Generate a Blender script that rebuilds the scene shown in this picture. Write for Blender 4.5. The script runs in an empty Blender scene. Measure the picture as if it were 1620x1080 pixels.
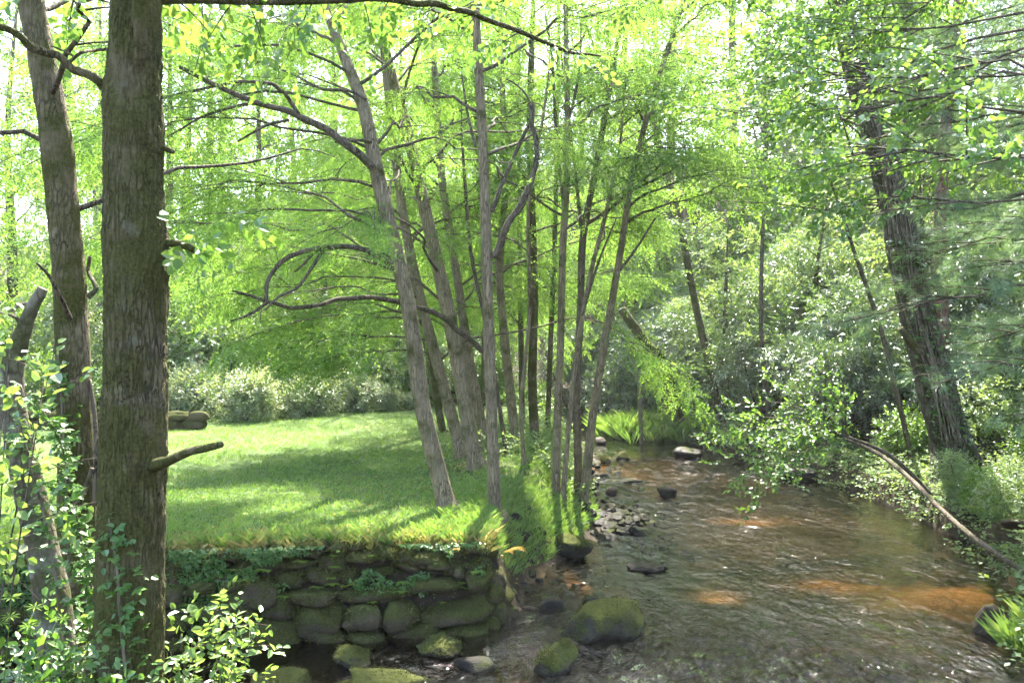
import bpy, math, random
import numpy as np
from mathutils import Vector

R = math.radians
rng = np.random.default_rng(11)
random.seed(11)
scene = bpy.context.scene
col = scene.collection

# ------------------------------------------------------------------ camera
CAMZ = 3.7
FPX = 1307.0                      # focal length in photo pixels (1620 wide)
cam_d = bpy.data.cameras.new('camera')
cam = bpy.data.objects.new('camera', cam_d)
col.objects.link(cam)
cam.location = (0, 0, CAMZ)
cam.rotation_euler = (R(90), 0, 0)
cam_d.sensor_width = 36.0
cam_d.lens = 36.0 * FPX / 1620.0
cam_d.clip_start = 0.05
cam_d.clip_end = 1000
scene.camera = cam

# ------------------------------------------------------------------ world and sun
SUN_EL, SUN_AZ = R(56), R(4)      # azimuth measured from +Y towards +X
SUN = np.array([math.cos(SUN_EL) * math.sin(SUN_AZ), math.cos(SUN_EL) * math.cos(SUN_AZ), math.sin(SUN_EL)])
world = bpy.data.worlds.new('World')
scene.world = world
world.use_nodes = True
wn = world.node_tree
bg = wn.nodes['Background']
sky = wn.nodes.new('ShaderNodeTexSky')
sky.sky_type = 'NISHITA'
sky.sun_disc = False
sky.sun_elevation = SUN_EL
sky.sun_rotation = SUN_AZ
sky.air_density = 1.0
sky.dust_density = 2.5
sky.ozone_density = 1.0
wn.links.new(sky.outputs[0], bg.inputs[0])
bg.inputs[1].default_value = 0.15

sun_d = bpy.data.lights.new('sun', 'SUN')
sun_d.energy = 5.0
sun_d.angle = R(0.53)
sun_d.color = (1.0, 0.95, 0.86)
sun = bpy.data.objects.new('sun', sun_d)
col.objects.link(sun)
sun.location = (2, 30, 40)
sun.rotation_euler = Vector(-SUN).to_track_quat('-Z', 'Y').to_euler()

scene.view_settings.view_transform = 'Standard'
scene.view_settings.look = 'None'
scene.view_settings.exposure = 2.9
scene.view_settings.gamma = 1.0
scene.view_settings.use_curve_mapping = False

cy = scene.cycles
cy.max_bounces = 7
cy.diffuse_bounces = 3
cy.glossy_bounces = 3
cy.transmission_bounces = 5
cy.transparent_max_bounces = 8
cy.caustics_reflective = False
cy.caustics_refractive = False
cy.sample_clamp_indirect = 6.0
cy.use_denoising = True
cy.use_adaptive_sampling = True
cy.adaptive_threshold = 0.03

# ------------------------------------------------------------------ helpers
def P(px, py, Y):
    """photo pixel + depth -> world point"""
    return np.array([(px - 810.0) / FPX * Y, Y, CAMZ - (py - 540.0) / FPX * Y])

def unit(a):
    n = np.linalg.norm(a, axis=-1, keepdims=True)
    return a / np.maximum(n, 1e-9)

def _hash(ix, iy, iz, seed):
    h = (ix.astype(np.int64) * 374761393 + iy.astype(np.int64) * 668265263 + iz.astype(np.int64) * 1274126177 + seed * 974634777) & 0x7fffffff
    h = ((h ^ (h >> 13)) * 1274126177) & 0x7fffffff
    h = h ^ (h >> 16)
    return (h & 0xffff) / 65535.0

def vnoise(p, seed=0):
    i = np.floor(p).astype(np.int64)
    f = p - i
    f = f * f * (3 - 2 * f)
    x, y, z = i[..., 0], i[..., 1], i[..., 2]
    r = 0
    for dx in (0, 1):
        for dy in (0, 1):
            for dz in (0, 1):
                w = (f[..., 0] if dx else 1 - f[..., 0]) * (f[..., 1] if dy else 1 - f[..., 1]) * (f[..., 2] if dz else 1 - f[..., 2])
                r = r + w * _hash(x + dx, y + dy, z + dz, seed)
    return r * 2 - 1

def fbm(p, oct=4, seed=0):
    r, a, s = 0, 1.0, 1.0
    for o in range(oct):
        r = r + a * vnoise(p * s + 17.3 * o, seed + o)
        a *= 0.5
        s *= 2.03
    return r

def mesh(name, V, F4=None, F3=None, mat=None, smooth=True, attr=None):
    V = np.asarray(V, np.float32)
    me = bpy.data.meshes.new(name)
    me.vertices.add(len(V))
    me.vertices.foreach_set('co', V.ravel())
    idx, tot = [], []
    if F4 is not None and len(F4):
        F4 = np.asarray(F4, np.int32)
        idx.append(F4.ravel()); tot.append(np.full(len(F4), 4, np.int32))
    if F3 is not None and len(F3):
        F3 = np.asarray(F3, np.int32)
        idx.append(F3.ravel()); tot.append(np.full(len(F3), 3, np.int32))
    idx = np.concatenate(idx); tot = np.concatenate(tot)
    me.loops.add(len(idx))
    me.loops.foreach_set('vertex_index', idx)
    me.polygons.add(len(tot))
    st = np.zeros(len(tot), np.int32); st[1:] = np.cumsum(tot)[:-1]
    me.polygons.foreach_set('loop_start', st)
    me.polygons.foreach_set('loop_total', tot)
    me.polygons.foreach_set('use_smooth', np.full(len(tot), smooth, bool))
    if attr:
        for k, (dom, arr) in attr.items():
            a = me.attributes.new(k, 'FLOAT', dom)
            a.data.foreach_set('value', np.asarray(arr, np.float32))
    me.update(calc_edges=True)
    if mat:
        for m in (mat if isinstance(mat, (list, tuple)) else [mat]):
            me.materials.append(m)
    return me

def obj(name, me, parent=None, loc=None):
    o = bpy.data.objects.new(name, me)
    col.objects.link(o)
    if loc is not None:
        o.location = [float(c) for c in loc]
    if parent is not None:
        o.parent = parent
    return o

def tag(o, label, cat=None, group=None, kind=None):
    if label: o['label'] = label
    if cat: o['category'] = cat
    if group: o['group'] = group
    if kind: o['kind'] = kind
    return o

def thing(name, label, cat, loc=(0, 0, 0), group=None, rz=0.0, scale=1.0):
    o = bpy.data.objects.new(name, None)
    col.objects.link(o)
    o.empty_display_size = 0.2
    o.location = [float(c) for c in loc]
    o.rotation_euler = (0, 0, rz)
    o.scale = (scale,) * 3
    return tag(o, label, cat, group)

def structure(name, me):
    o = obj(name, me)
    o['kind'] = 'structure'
    return o

def copy_thing(root, loc, rz, scale, label=None, group=None):
    r = root.copy(); col.objects.link(r)
    r.location = [float(c) for c in loc]; r.rotation_euler = (0, 0, rz)
    r.scale = scale if hasattr(scale, '__len__') else (scale,) * 3
    if label: r['label'] = label
    if group: r['group'] = group
    for ch in list(root.children):
        c = ch.copy(); col.objects.link(c); c.parent = r
    return r

def cat(parts):
    """join (V, F4) pieces"""
    Vs, Fs, n = [], [], 0
    for V, F in parts:
        Vs.append(V); Fs.append(np.asarray(F) + n); n += len(V)
    return np.concatenate(Vs), np.concatenate(Fs)

def catmull(pts, n):
    pts = np.asarray(pts, float)
    p = np.vstack([2 * pts[0] - pts[1], pts, 2 * pts[-1] - pts[-2]])
    k = len(pts) - 1
    t = np.linspace(0, k - 1e-6, n)
    i = np.floor(t).astype(int); u = (t - i)[:, None]
    p0, p1, p2, p3 = p[i], p[i + 1], p[i + 2], p[i + 3]
    return 0.5 * (2 * p1 + (p2 - p0) * u + (2 * p0 - 5 * p1 + 4 * p2 - p3) * u ** 2 + (3 * p1 - p0 - 3 * p2 + p3) * u ** 3)

def tube(pts, rad, n=12, sides=8, amp=0.0, freq=3.0, seed=0, ridges=0.0, smooth_path=True):
    """tapered tube along a path; pts (m,3), rad (m,)"""
    pts = np.asarray(pts, float); rad = np.asarray(rad, float)
    if smooth_path and len(pts) > 2:
        q = catmull(np.hstack([pts, rad[:, None]]), n)
    else:
        t = np.linspace(0, len(pts) - 1, n)
        q = np.stack([np.interp(t, np.arange(len(pts)), c) for c in np.hstack([pts, rad[:, None]]).T], 1)
    c, r = q[:, :3], np.maximum(q[:, 3], 0.0006)
    T = unit(np.gradient(c, axis=0))
    ref = np.array([1.0, 0, 0]) if abs(T[0, 0]) < 0.8 else np.array([0, 1.0, 0])
    N = np.zeros_like(c)
    v = ref
    for k in range(n):
        v = v - T[k] * np.dot(v, T[k])
        v = v / (np.linalg.norm(v) + 1e-9)
        N[k] = v
    B = np.cross(T, N)
    a = np.linspace(0, 2 * math.pi, sides, endpoint=False)
    rr = np.repeat(r[:, None], sides, 1)
    dirs = N[:, None, :] * np.cos(a)[None, :, None] + B[:, None, :] * np.sin(a)[None, :, None]
    if amp > 0:
        base = c[:, None, :] + dirs * r[:, None, None]
        rr = rr * (1 + amp * fbm(base * freq, 3, seed))
        if ridges > 0:
            s = base * np.array([1.0, 1.0, 0.16]) * 34 + 0.9 * fbm(base * 9, 2, seed + 5)[..., None]
            rid = 1 - np.abs(vnoise(s, seed + 9))
            s2 = base * np.array([1.0, 1.0, 0.3]) * 75
            rr = rr + ridges * (rid ** 2 - 0.5) + 0.35 * ridges * vnoise(s2, seed + 3)
    V = c[:, None, :] + dirs * rr[..., None]
    V = V.reshape(-1, 3)
    i = np.arange(n - 1)[:, None] * sides
    j = np.arange(sides)[None, :]
    j2 = (j + 1) % sides
    F = np.stack([i + j, i + j2, i + sides + j2, i + sides + j], -1).reshape(-1, 4)
    # end caps as a fan of degenerate-free quads around a centre vertex
    nv = len(V)
    V = np.vstack([V, c[0], c[-1]])
    caps = []
    for q0, cc in ((0, nv), ((n - 1) * sides, nv + 1)):
        for k in range(0, sides, 2):
            f = [cc, q0 + k, q0 + (k + 1) % sides, q0 + (k + 2) % sides]
            caps.append(f if cc == nv + 1 else [f[0], f[3], f[2], f[1]])
    return V, np.vstack([F, np.array(caps)])

# ------------------------------------------------------------------ leaf templates: (K,4,3), x forward, z up
def t_leaf(L, w, fold=0.25, droop=0.15):
    def pt(u, s):
        return [u * L, s * w, abs(s) * w * fold - droop * L * u * u]
    a = [pt(0, 0), pt(.3, .46), pt(.72, .36), pt(1, 0)]
    b = [pt(0, 0), pt(1, 0), pt(.72, -.36), pt(.3, -.46)]
    return np.array([a, b], float)

def t_leaf1(L, w, droop=0.1):
    return np.array([[[0, 0, 0], [.5 * L, -.5 * w, 0], [L, 0, -droop * L], [.5 * L, .5 * w, 0]]], float)

def rot(T, yaw=0, pitch=0, roll=0, off=(0, 0, 0), s=1.0):
    T = np.asarray(T) * s
    x, y, z = T[..., 0], T[..., 1], T[..., 2]
    c, q = math.cos(roll), math.sin(roll); y, z = y * c - z * q, y * q + z * c
    c, q = math.cos(pitch), math.sin(pitch); x, z = x * c - z * q, x * q + z * c
    c, q = math.cos(yaw), math.sin(yaw); x, y = x * c - y * q, x * q + y * c
    return np.stack([x + off[0], y + off[1], z + off[2]], -1)

def t_pinnate(L=.26, pairs=7, l=.05, w=.018, droop=.25):
    out = []
    for k in range(pairs):
        u = (k + .6) / pairs
        s = (0.6 + 1.2 * u * (1 - u) * 1.6) * (1.0 if u < .8 else .8)
        for sd in (-1, 1):
            out.append(rot(t_leaf1(l * s * random.uniform(.7, 1.2), w), yaw=sd * (1.15 - .45 * u) + random.uniform(-.3, .3), pitch=random.uniform(-.45, .2), roll=random.uniform(-.9, .9),
                           off=(u * L, 0, -droop * L * u * u)))
    out.append(rot(t_leaf1(l, w), off=(L, 0, -droop * L)))
    return np.concatenate(out)

def t_spray(nleaf=5, span=.42, **kw):
    out = []
    for k in range(nleaf):
        u = k / max(nleaf - 1, 1)
        sd = -1 if k % 2 else 1
        out.append(rot(t_pinnate(**kw), yaw=sd * random.uniform(.5, 1.0) * (1 - .6 * u), pitch=random.uniform(-.35, .1), roll=random.uniform(-.5, .5),
                       off=(u * span, 0, -.1 * u * u * span), s=random.uniform(.8, 1.1)))
    return np.concatenate(out)

def t_twig(nleaf=7, span=.3, L=.09, w=.06, one=False, spread=1.0, fold=.25):
    out = []
    for k in range(nleaf):
        u = (k + .3) / nleaf
        sd = -1 if k % 2 else 1
        base = t_leaf1(L, w) if one else t_leaf(L, w, fold)
        out.append(rot(base, yaw=sd * random.uniform(.5, 1.3) * (1 - .5 * u) * spread, pitch=random.uniform(-.7, .35), roll=random.uniform(-.7, .7),
                       off=(u * span, random.uniform(-.02, .02), random.uniform(-.03, .03)), s=random.uniform(.65, 1.15)))
    return np.concatenate(out)

def t_needles(n=26, L=.11, w=.0035, span=.12):
    out = []
    for k in range(n):
        u = random.random()
        out.append(rot(t_leaf1(L * random.uniform(.7, 1.1), w), yaw=random.uniform(-.75, .75), pitch=random.uniform(-.7, .7), off=(u * span, 0, 0)))
    return np.concatenate(out)

def t_fern(L=.6, pairs=14, droop=.5):
    out = []
    for k in range(pairs):
        u = (k + .5) / pairs
        l = .17 * L * 2 * (1 - u) ** .8 * min(1, .35 + 3 * u)
        zz = .75 * L * u - droop * L * u * u * 1.3
        for sd in (-1, 1):
            out.append(rot(t_leaf1(l, .07 * L), yaw=sd * (1.25 - .3 * u), pitch=-.15, off=(u * L * .85, 0, zz)))
    return np.concatenate(out)

def t_ivy(s=.06):
    return np.concatenate([rot(t_leaf1(s, s * .55), yaw=a, off=(0, 0, .002 * i)) * [1, 1, 1] for i, a in enumerate((0, 1.0, -1.0))])

def place(templates, pos, fwd, up, scale):
    """scatter templates: returns V, F4, per-face random"""
    pos = np.asarray(pos, float); N = len(pos)
    fwd = unit(np.asarray(fwd, float)); up = np.asarray(up, float)
    up = unit(up - fwd * (up * fwd).sum(1, keepdims=True))
    lat = np.cross(up, fwd)
    which = rng.integers(0, len(templates), N)
    Vs, Rs = [], []
    for k, T in enumerate(templates):
        m = np.where(which == k)[0]
        if not len(m): continue
        t = T.reshape(-1, 3)
        sc = np.asarray(scale)[m][:, None, None]
        W = pos[m][:, None, :] + sc * (t[None, :, 0:1] * fwd[m][:, None, :] + t[None, :, 1:2] * lat[m][:, None, :] + t[None, :, 2:3] * up[m][:, None, :])
        Vs.append(W.reshape(-1, 3))
        r = rng.random(len(m))[:, None] * .6 + rng.random((len(m), len(T))) * .4
        Rs.append(r.ravel())
    V = np.concatenate(Vs); r = np.concatenate(Rs)
    F = np.arange(len(V)).reshape(-1, 4)
    return V, F, r

# gaps in the canopy where sunlight reaches the ground: (x, y, z, rx, ry)
GAPS = [(-1.0, 11.15, 1.25, 1.1, .8), (3.2, 8.6, 0, 1.0, .4), (-7.6, 20.5, 1.2, 2.8, 1.7), (-9.5, 16.5, 1.2, 1.6, 3.0), (-4.2, 13.6, 1.2, .7, .45), (-3.0, 12.4, 1.2, .5, .3),
        (-3.6, 28.0, 1.2, 2.6, 1.1), (-6.0, 24.5, 1.2, 1.2, .5), (.75, 15.4, .7, .35, 1.3), (1.35, 16.3, .6, .25, .9), (-.1, 16.6, 1.1, .7, .3),
        (6.8, 12.6, -.1, .9, .35), (5.3, 13.4, -.1, .35, .1), (3.2, 13.2, -.1, .1, .1), (5.3, 19.0, -.1, .5, .1), (1.1, 13.0, 0, .3, .1),
        (-2.55, 5.0, 2.0, .25, .5), (-1.6, 5.5, 1.8, .5, .6), (-.75, 8.9, .4, .12, .25), (10.8, 18.5, 1.2, 1.4, 1.2), (8.2, 19.0, .5, .9, .8), (4.6, 30.5, .6, 1.6, 2.0),
        (4.5, 24.5, 0, 1.0, 1.0), (4.0, 31.0, 0, 1.2, 2.5), (9.2, 21.5, 1.5, 1.4, 1.4), (-1.0, 32.0, 1.0, 3.0, 1.6), (4.6, 8.9, 0, .6, .4), (2.2, 8.2, 0, 1.3, .6)]
def sun_mask(p):
    keep = np.ones(len(p), bool)
    for gx, gy, gz, rx, ry in GAPS:
        t = (p[:, 2] - gz) / SUN[2]
        x = p[:, 0] - SUN[0] * t - gx
        y = p[:, 1] - SUN[1] * t - gy
        keep &= ~(((x / (rx + .4)) ** 2 + (y / (ry + .4)) ** 2 < 1) & (t > .6))
    return keep

# ------------------------------------------------------------------ materials
def new_mat(name):
    m = bpy.data.materials.new(name); m.use_nodes = True
    nt = m.node_tree; nt.nodes.clear()
    return m, nt, nt.nodes.new('ShaderNodeOutputMaterial')

def nd(nt, typ, **kw):
    n = nt.nodes.new(typ)
    for k, v in kw.items():
        if k.startswith('i_'):
            key = k[2:].replace('_', ' ')
            n.inputs[key].default_value = v
        else:
            setattr(n, k, v)
    return n

def ramp(nt, fac, stops, interp='LINEAR'):
    r = nt.nodes.new('ShaderNodeValToRGB')
    r.color_ramp.interpolation = interp
    e = r.color_ramp.elements
    while len(e) < len(stops): e.new(.5)
    for k, (p, c) in enumerate(stops):
        e[k].position = p; e[k].color = (*c, 1) if len(c) == 3 else c
    nt.links.new(fac, r.inputs[0])
    return r.outputs[0]

def mixc(nt, fac, a, b, mode='MIX'):
    m = nt.nodes.new('ShaderNodeMix'); m.data_type = 'RGBA'; m.blend_type = mode
    for s, v in ((m.inputs[0], fac), (m.inputs[6], a), (m.inputs[7], b)):
        if hasattr(v, 'links') or isinstance(v, bpy.types.NodeSocket): nt.links.new(v, s)
        elif isinstance(v, (int, float)): s.default_value = v
        else: s.default_value = (*v, 1)
    return m.outputs[2]

def leaf_mat(name, cols, trans=.5, gloss=.35, spec=.04, tcol=None):
    """two-sided leaf: diffuse + translucent + a waxy sheen; colour varies leaf by leaf"""
    m, nt, out = new_mat(name)
    at = nd(nt, 'ShaderNodeAttribute', attribute_name='v')
    n = len(cols)
    c = ramp(nt, at.outputs['Fac'], [(k / max(n - 1, 1), cc) for k, cc in enumerate(cols)])
    d = nd(nt, 'ShaderNodeBsdfDiffuse'); nt.links.new(c, d.inputs[0])
    t = nd(nt, 'ShaderNodeBsdfTranslucent')
    tc = mixc(nt, 1.0, c, tuple(2 * trans * q for q in (tcol or (1.5, 1.38, .7))), 'MULTIPLY')
    nt.links.new(tc, t.inputs[0])
    mx = nd(nt, 'ShaderNodeAddShader')
    nt.links.new(d.outputs[0], mx.inputs[0]); nt.links.new(t.outputs[0], mx.inputs[1])
    g = nd(nt, 'ShaderNodeBsdfGlossy'); g.inputs['Roughness'].default_value = gloss + .1
    fr = nd(nt, 'ShaderNodeLayerWeight'); fr.inputs[0].default_value = .25
    mul = nd(nt, 'ShaderNodeMath', operation='MULTIPLY_ADD'); mul.inputs[1].default_value = .10; mul.inputs[2].default_value = spec
    nt.links.new(fr.outputs['Fresnel'], mul.inputs[0])
    m2 = nd(nt, 'ShaderNodeMixShader')
    mul.inputs[2].default_value = spec * .35
    nt.links.new(mul.outputs[0], m2.inputs[0]); nt.links.new(mx.outputs[0], m2.inputs[1]); nt.links.new(g.outputs[0], m2.inputs[2])
    nt.links.new(m2.outputs[0], out.inputs[0])
    return m

def bark_mat(name, light, dark, moss, moss_amt=.5, scale=14.0, stretch=.18, bump=.6, dist=.02, lichen=None):
    m, nt, out = new_mat(name)
    tc = nd(nt, 'ShaderNodeTexCoord')
    mp = nd(nt, 'ShaderNodeMapping'); mp.inputs['Scale'].default_value = (1, 1, stretch)
    nt.links.new(tc.outputs['Object'], mp.inputs[0])
    wob = nd(nt, 'ShaderNodeTexNoise'); wob.inputs['Scale'].default_value = scale * .55; wob.inputs['Detail'].default_value = 4
    nt.links.new(mp.outputs[0], wob.inputs[0])
    va = nd(nt, 'ShaderNodeVectorMath', operation='MULTIPLY_ADD'); va.inputs[1].default_value = (2.2 / scale,) * 3
    nt.links.new(wob.outputs['Color'], va.inputs[0]); nt.links.new(mp.outputs[0], va.inputs[2])
    rg = nd(nt, 'ShaderNodeTexVoronoi', feature='DISTANCE_TO_EDGE'); rg.inputs['Scale'].default_value = scale
    nt.links.new(va.outputs[0], rg.inputs['Vector'])
    pl = nd(nt, 'ShaderNodeTexVoronoi'); pl.inputs['Scale'].default_value = scale
    nt.links.new(va.outputs[0], pl.inputs['Vector'])
    bw = nd(nt, 'ShaderNodeRGBToBW'); nt.links.new(pl.outputs['Color'], bw.inputs[0])
    fine = nd(nt, 'ShaderNodeTexNoise'); fine.inputs['Scale'].default_value = scale * 4; fine.inputs['Detail'].default_value = 6; fine.inputs['Roughness'].default_value = .7
    nt.links.new(mp.outputs[0], fine.inputs[0])
    crack = ramp(nt, rg.outputs[0], [(.01, (0, 0, 0)), (.15, (1, 1, 1))])
    plate = mixc(nt, .55, ramp(nt, fine.outputs[0], [(.28, tuple(x * .5 for x in light)), (.72, tuple(x * 1.35 for x in light))]), ramp(nt, bw.outputs[0], [(.2, tuple(x * .6 for x in light)), (.8, tuple(x * 1.3 for x in light))]))
    bv = nd(nt, 'ShaderNodeTexNoise'); bv.inputs['Scale'].default_value = 3.7; bv.inputs['Detail'].default_value = 5
    nt.links.new(tc.outputs['Object'], bv.inputs[0])
    crack = mixc(nt, ramp(nt, bv.outputs[0], [(.38, (0, 0, 0)), (.62, (.75, .75, .75))]), crack, (1, 1, 1))
    plate = mixc(nt, ramp(nt, bv.outputs[0], [(.3, (0, 0, 0)), (.7, (.5, .5, .5))]), plate, tuple(x * .6 for x in light))
    c = mixc(nt, crack, dark, plate)
    if lichen:
        ln = nd(nt, 'ShaderNodeTexNoise'); ln.inputs['Scale'].default_value = 5; ln.inputs['Detail'].default_value = 7
        nt.links.new(tc.outputs['Object'], ln.inputs[0])
        c = mixc(nt, ramp(nt, ln.outputs[0], [(.56, (0, 0, 0)), (.66, (.7, .7, .7))]), c, lichen)
    mn = nd(nt, 'ShaderNodeTexNoise'); mn.inputs['Scale'].default_value = 2.6; mn.inputs['Detail'].default_value = 8; mn.inputs['Roughness'].default_value = .65
    nt.links.new(tc.outputs['Object'], mn.inputs[0])
    lo = .62 - .3 * moss_amt
    mask = ramp(nt, mn.outputs[0], [(lo, (0, 0, 0)), (lo + .16, (1, 1, 1))])
    mv = nd(nt, 'ShaderNodeTexNoise'); mv.inputs['Scale'].default_value = 60; mv.inputs['Detail'].default_value = 4
    nt.links.new(tc.outputs['Object'], mv.inputs[0])
    mc = ramp(nt, mv.outputs[0], [(.3, tuple(x * .45 for x in moss)), (.7, moss)])
    c = mixc(nt, mask, c, mc)
    b = nd(nt, 'ShaderNodeBsdfPrincipled'); b.inputs['Roughness'].default_value = .9
    b.inputs['Specular IOR Level'].default_value = .2
    nt.links.new(c, b.inputs['Base Color'])
    inv = nd(nt, 'ShaderNodeMath', operation='MULTIPLY_ADD'); inv.inputs[1].default_value = .6
    nt.links.new(fine.outputs[0], inv.inputs[0]); nt.links.new(crack, inv.inputs[2])
    ad = nd(nt, 'ShaderNodeMath', operation='MULTIPLY_ADD'); ad.inputs[1].default_value = .5
    nt.links.new(mv.outputs[0], ad.inputs[0]); nt.links.new(inv.outputs[0], ad.inputs[2])
    bp = nd(nt, 'ShaderNodeBump'); bp.inputs['Strength'].default_value = bump; bp.inputs['Distance'].default_value = dist
    nt.links.new(ad.outputs[0], bp.inputs['Height'])
    nt.links.new(bp.outputs[0], b.inputs['Normal'])
    nt.links.new(b.outputs[0], out.inputs[0])
    return m

def stone_mat(name, light, dark, moss, moss_amt=.5, up=True, wet=.0, scale=1.0):
    m, nt, out = new_mat(name)
    geo = nd(nt, 'ShaderNodeNewGeometry')
    n1 = nd(nt, 'ShaderNodeTexNoise'); n1.inputs['Scale'].default_value = 6 * scale; n1.inputs['Detail'].default_value = 9; n1.inputs['Roughness'].default_value = .7
    n2 = nd(nt, 'ShaderNodeTexNoise'); n2.inputs['Scale'].default_value = 45 * scale; n2.inputs['Detail'].default_value = 6
    n3 = nd(nt, 'ShaderNodeTexNoise'); n3.inputs['Scale'].default_value = 2.3 * scale; n3.inputs['Detail'].default_value = 8; n3.inputs['Roughness'].default_value = .65
    for n in (n1, n2, n3): nt.links.new(geo.outputs['Position'], n.inputs[0])
    c = ramp(nt, n1.outputs[0], [(.3, dark), (.68, light)])
    c = mixc(nt, .35, c, ramp(nt, n2.outputs[0], [(.3, dark), (.7, light)]))
    fac = n3.outputs[0]
    if up:
        sp = nd(nt, 'ShaderNodeSeparateXYZ'); nt.links.new(geo.outputs['Normal'], sp.inputs[0])
        ma = nd(nt, 'ShaderNodeMath', operation='MULTIPLY_ADD'); ma.inputs[1].default_value = .22
        nt.links.new(sp.outputs[2], ma.inputs[0]); nt.links.new(n3.outputs[0], ma.inputs[2]); fac = ma.outputs[0]
    lo = .74 - .3 * moss_amt
    mask = ramp(nt, fac, [(lo, (0, 0, 0)), (lo + .14, (1, 1, 1))])
    mc = ramp(nt, n2.outputs[0], [(.32, tuple(x * .4 for x in moss)), (.7, moss)])
    c = mixc(nt, mask, c, mc)
    b = nd(nt, 'ShaderNodeBsdfPrincipled')
    rr = ramp(nt, mask, [(0, (.8 - .35 * wet,) * 3), (1, (.95,) * 3)])
    nt.links.new(rr, b.inputs['Roughness']); b.inputs['Specular IOR Level'].default_value = .12
    nt.links.new(c, b.inputs['Base Color'])
    hh = nd(nt, 'ShaderNodeMath', operation='MULTIPLY_ADD'); hh.inputs[1].default_value = .5
    nt.links.new(n2.outputs[0], hh.inputs[0]); nt.links.new(n1.outputs[0], hh.inputs[2])
    bp = nd(nt, 'ShaderNodeBump'); bp.inputs['Strength'].default_value = .8; bp.inputs['Distance'].default_value = .03
    nt.links.new(hh.outputs[0], bp.inputs['Height']); nt.links.new(bp.outputs[0], b.inputs['Normal'])
    nt.links.new(b.outputs[0], out.inputs[0])
    return m

M = {}
M['locust'] = leaf_mat('locust_leaf', [(.045, .095, .02), (.066, .125, .028), (.10, .155, .045)], trans=.55, gloss=.45, spec=.02)
M['alder'] = leaf_mat('alder_leaf', [(.042, .09, .02), (.055, .11, .025), (.08, .125, .032)], trans=.52, gloss=.35, spec=.03)
M['wood'] = leaf_mat('woodland_leaf', [(.04, .085, .016), (.06, .115, .018), (.085, .14, .025)], trans=.48, gloss=.35, spec=.03)
M['wood2'] = leaf_mat('grey_green_leaf', [(.055, .095, .036), (.085, .13, .05), (.125, .165, .07)], trans=.45, gloss=.35, spec=.05)
M['laurel'] = leaf_mat('glossy_evergreen_leaf', [(.032, .065, .024), (.05, .09, .032), (.07, .11, .042)], trans=.35, gloss=.25, spec=.32)
M['pine'] = leaf_mat('pine_needle', [(.05, .09, .05), (.075, .125, .07), (.11, .155, .09)], trans=.35, gloss=.4, spec=.06, tcol=(1.4, 1.4, .8))
M['bright'] = leaf_mat('sapling_leaf', [(.055, .10, .028), (.075, .125, .035), (.10, .145, .05)], trans=.5, gloss=.3, spec=.07)
M['ivy'] = leaf_mat('ivy_leaf', [(.03, .075, .015), (.045, .10, .018), (.07, .13, .02)], trans=.4, gloss=.3, spec=.10)
M['fern'] = leaf_mat('fern_leaf', [(.05, .10, .014), (.08, .13, .018), (.14, .13, .03)], trans=.5, gloss=.45, spec=.02)
M['dryfern'] = leaf_mat('dry_fern', [(.22, .10, .02), (.28, .16, .03), (.18, .14, .03)], trans=.4, gloss=.5, spec=.01)
M['grass'] = leaf_mat('grass_blade', [(.065, .115, .03), (.09, .14, .04), (.14, .165, .06)], trans=.4, gloss=.4, spec=.02, tcol=(1.3, 1.4, .6))
M['drygrass'] = leaf_mat('dry_grass_blade', [(.10, .14, .03), (.19, .17, .06), (.27, .21, .09)], trans=.35, gloss=.5, spec=.02, tcol=(1.2, 1.2, .8))
M['pale'] = leaf_mat('pale_shrub_leaf', [(.07, .105, .06), (.12, .16, .09), (.24, .26, .17)], trans=.4, gloss=.35, spec=.06)

M['moss'] = leaf_mat('moss', [(.03, .034, .010), (.065, .07, .017), (.11, .115, .026)], trans=.2, gloss=.6, spec=.01)
M['bark_moss'] = bark_mat('mossy_furrowed_bark', (.21, .168, .10), (.035, .03, .018), (.11, .105, .028), moss_amt=.92, scale=34, stretch=.14, bump=.9, dist=.03, lichen=(.23, .22, .18))
M['bark_moss2'] = bark_mat('moss_covered_bark', (.22, .175, .11), (.04, .033, .022), (.085, .085, .018), moss_amt=.8, scale=34, stretch=.2, bump=.8, dist=.02)
M['bark_grey'] = bark_mat('grey_bark', (.17, .145, .105), (.045, .037, .026), (.085, .085, .03), moss_amt=.55, scale=14, stretch=.6, bump=.5, dist=.012, lichen=(.34, .33, .3))
M['bark_locust'] = bark_mat('pale_furrowed_bark', (.36, .285, .18), (.10, .075, .045), (.13, .125, .04), moss_amt=.38, scale=40, stretch=.10, bump=1.0, dist=.03)
M['bark_dark'] = bark_mat('dark_branch_bark', (.15, .12, .085), (.02, .016, .012), (.06, .065, .018), moss_amt=.35, scale=22, stretch=.3, bump=.7, dist=.012)
M['bark_oak'] = bark_mat('ivy_scarred_oak_bark', (.17, .145, .11), (.03, .024, .018), (.07, .08, .022), moss_amt=.5, scale=15, stretch=.16, bump=1.0, dist=.05)
M['bark_pine'] = bark_mat('reddish_pine_bark', (.24, .14, .10), (.06, .03, .022), (.12, .11, .07), moss_amt=.18, scale=14, stretch=.4, bump=.8, dist=.025, lichen=(.32, .29, .25))
M['dead'] = bark_mat('weathered_deadwood', (.22, .18, .13), (.06, .05, .035), (.10, .095, .03), moss_amt=.3, scale=22, stretch=.15, bump=.6, dist=.012)
M['wallstone'] = stone_mat('mossy_wall_stone', (.12, .094, .055), (.026, .021, .012), (.075, .078, .021), moss_amt=1.1)
M['boulder'] = stone_mat('mossy_boulder', (.075, .064, .046), (.018, .016, .012), (.075, .085, .02), moss_amt=.8, wet=.3)
M['wetstone'] = stone_mat('wet_dark_stone', (.032, .027, .020), (.010, .008, .007), (.05, .06, .015), moss_amt=.25, wet=.8)
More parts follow.
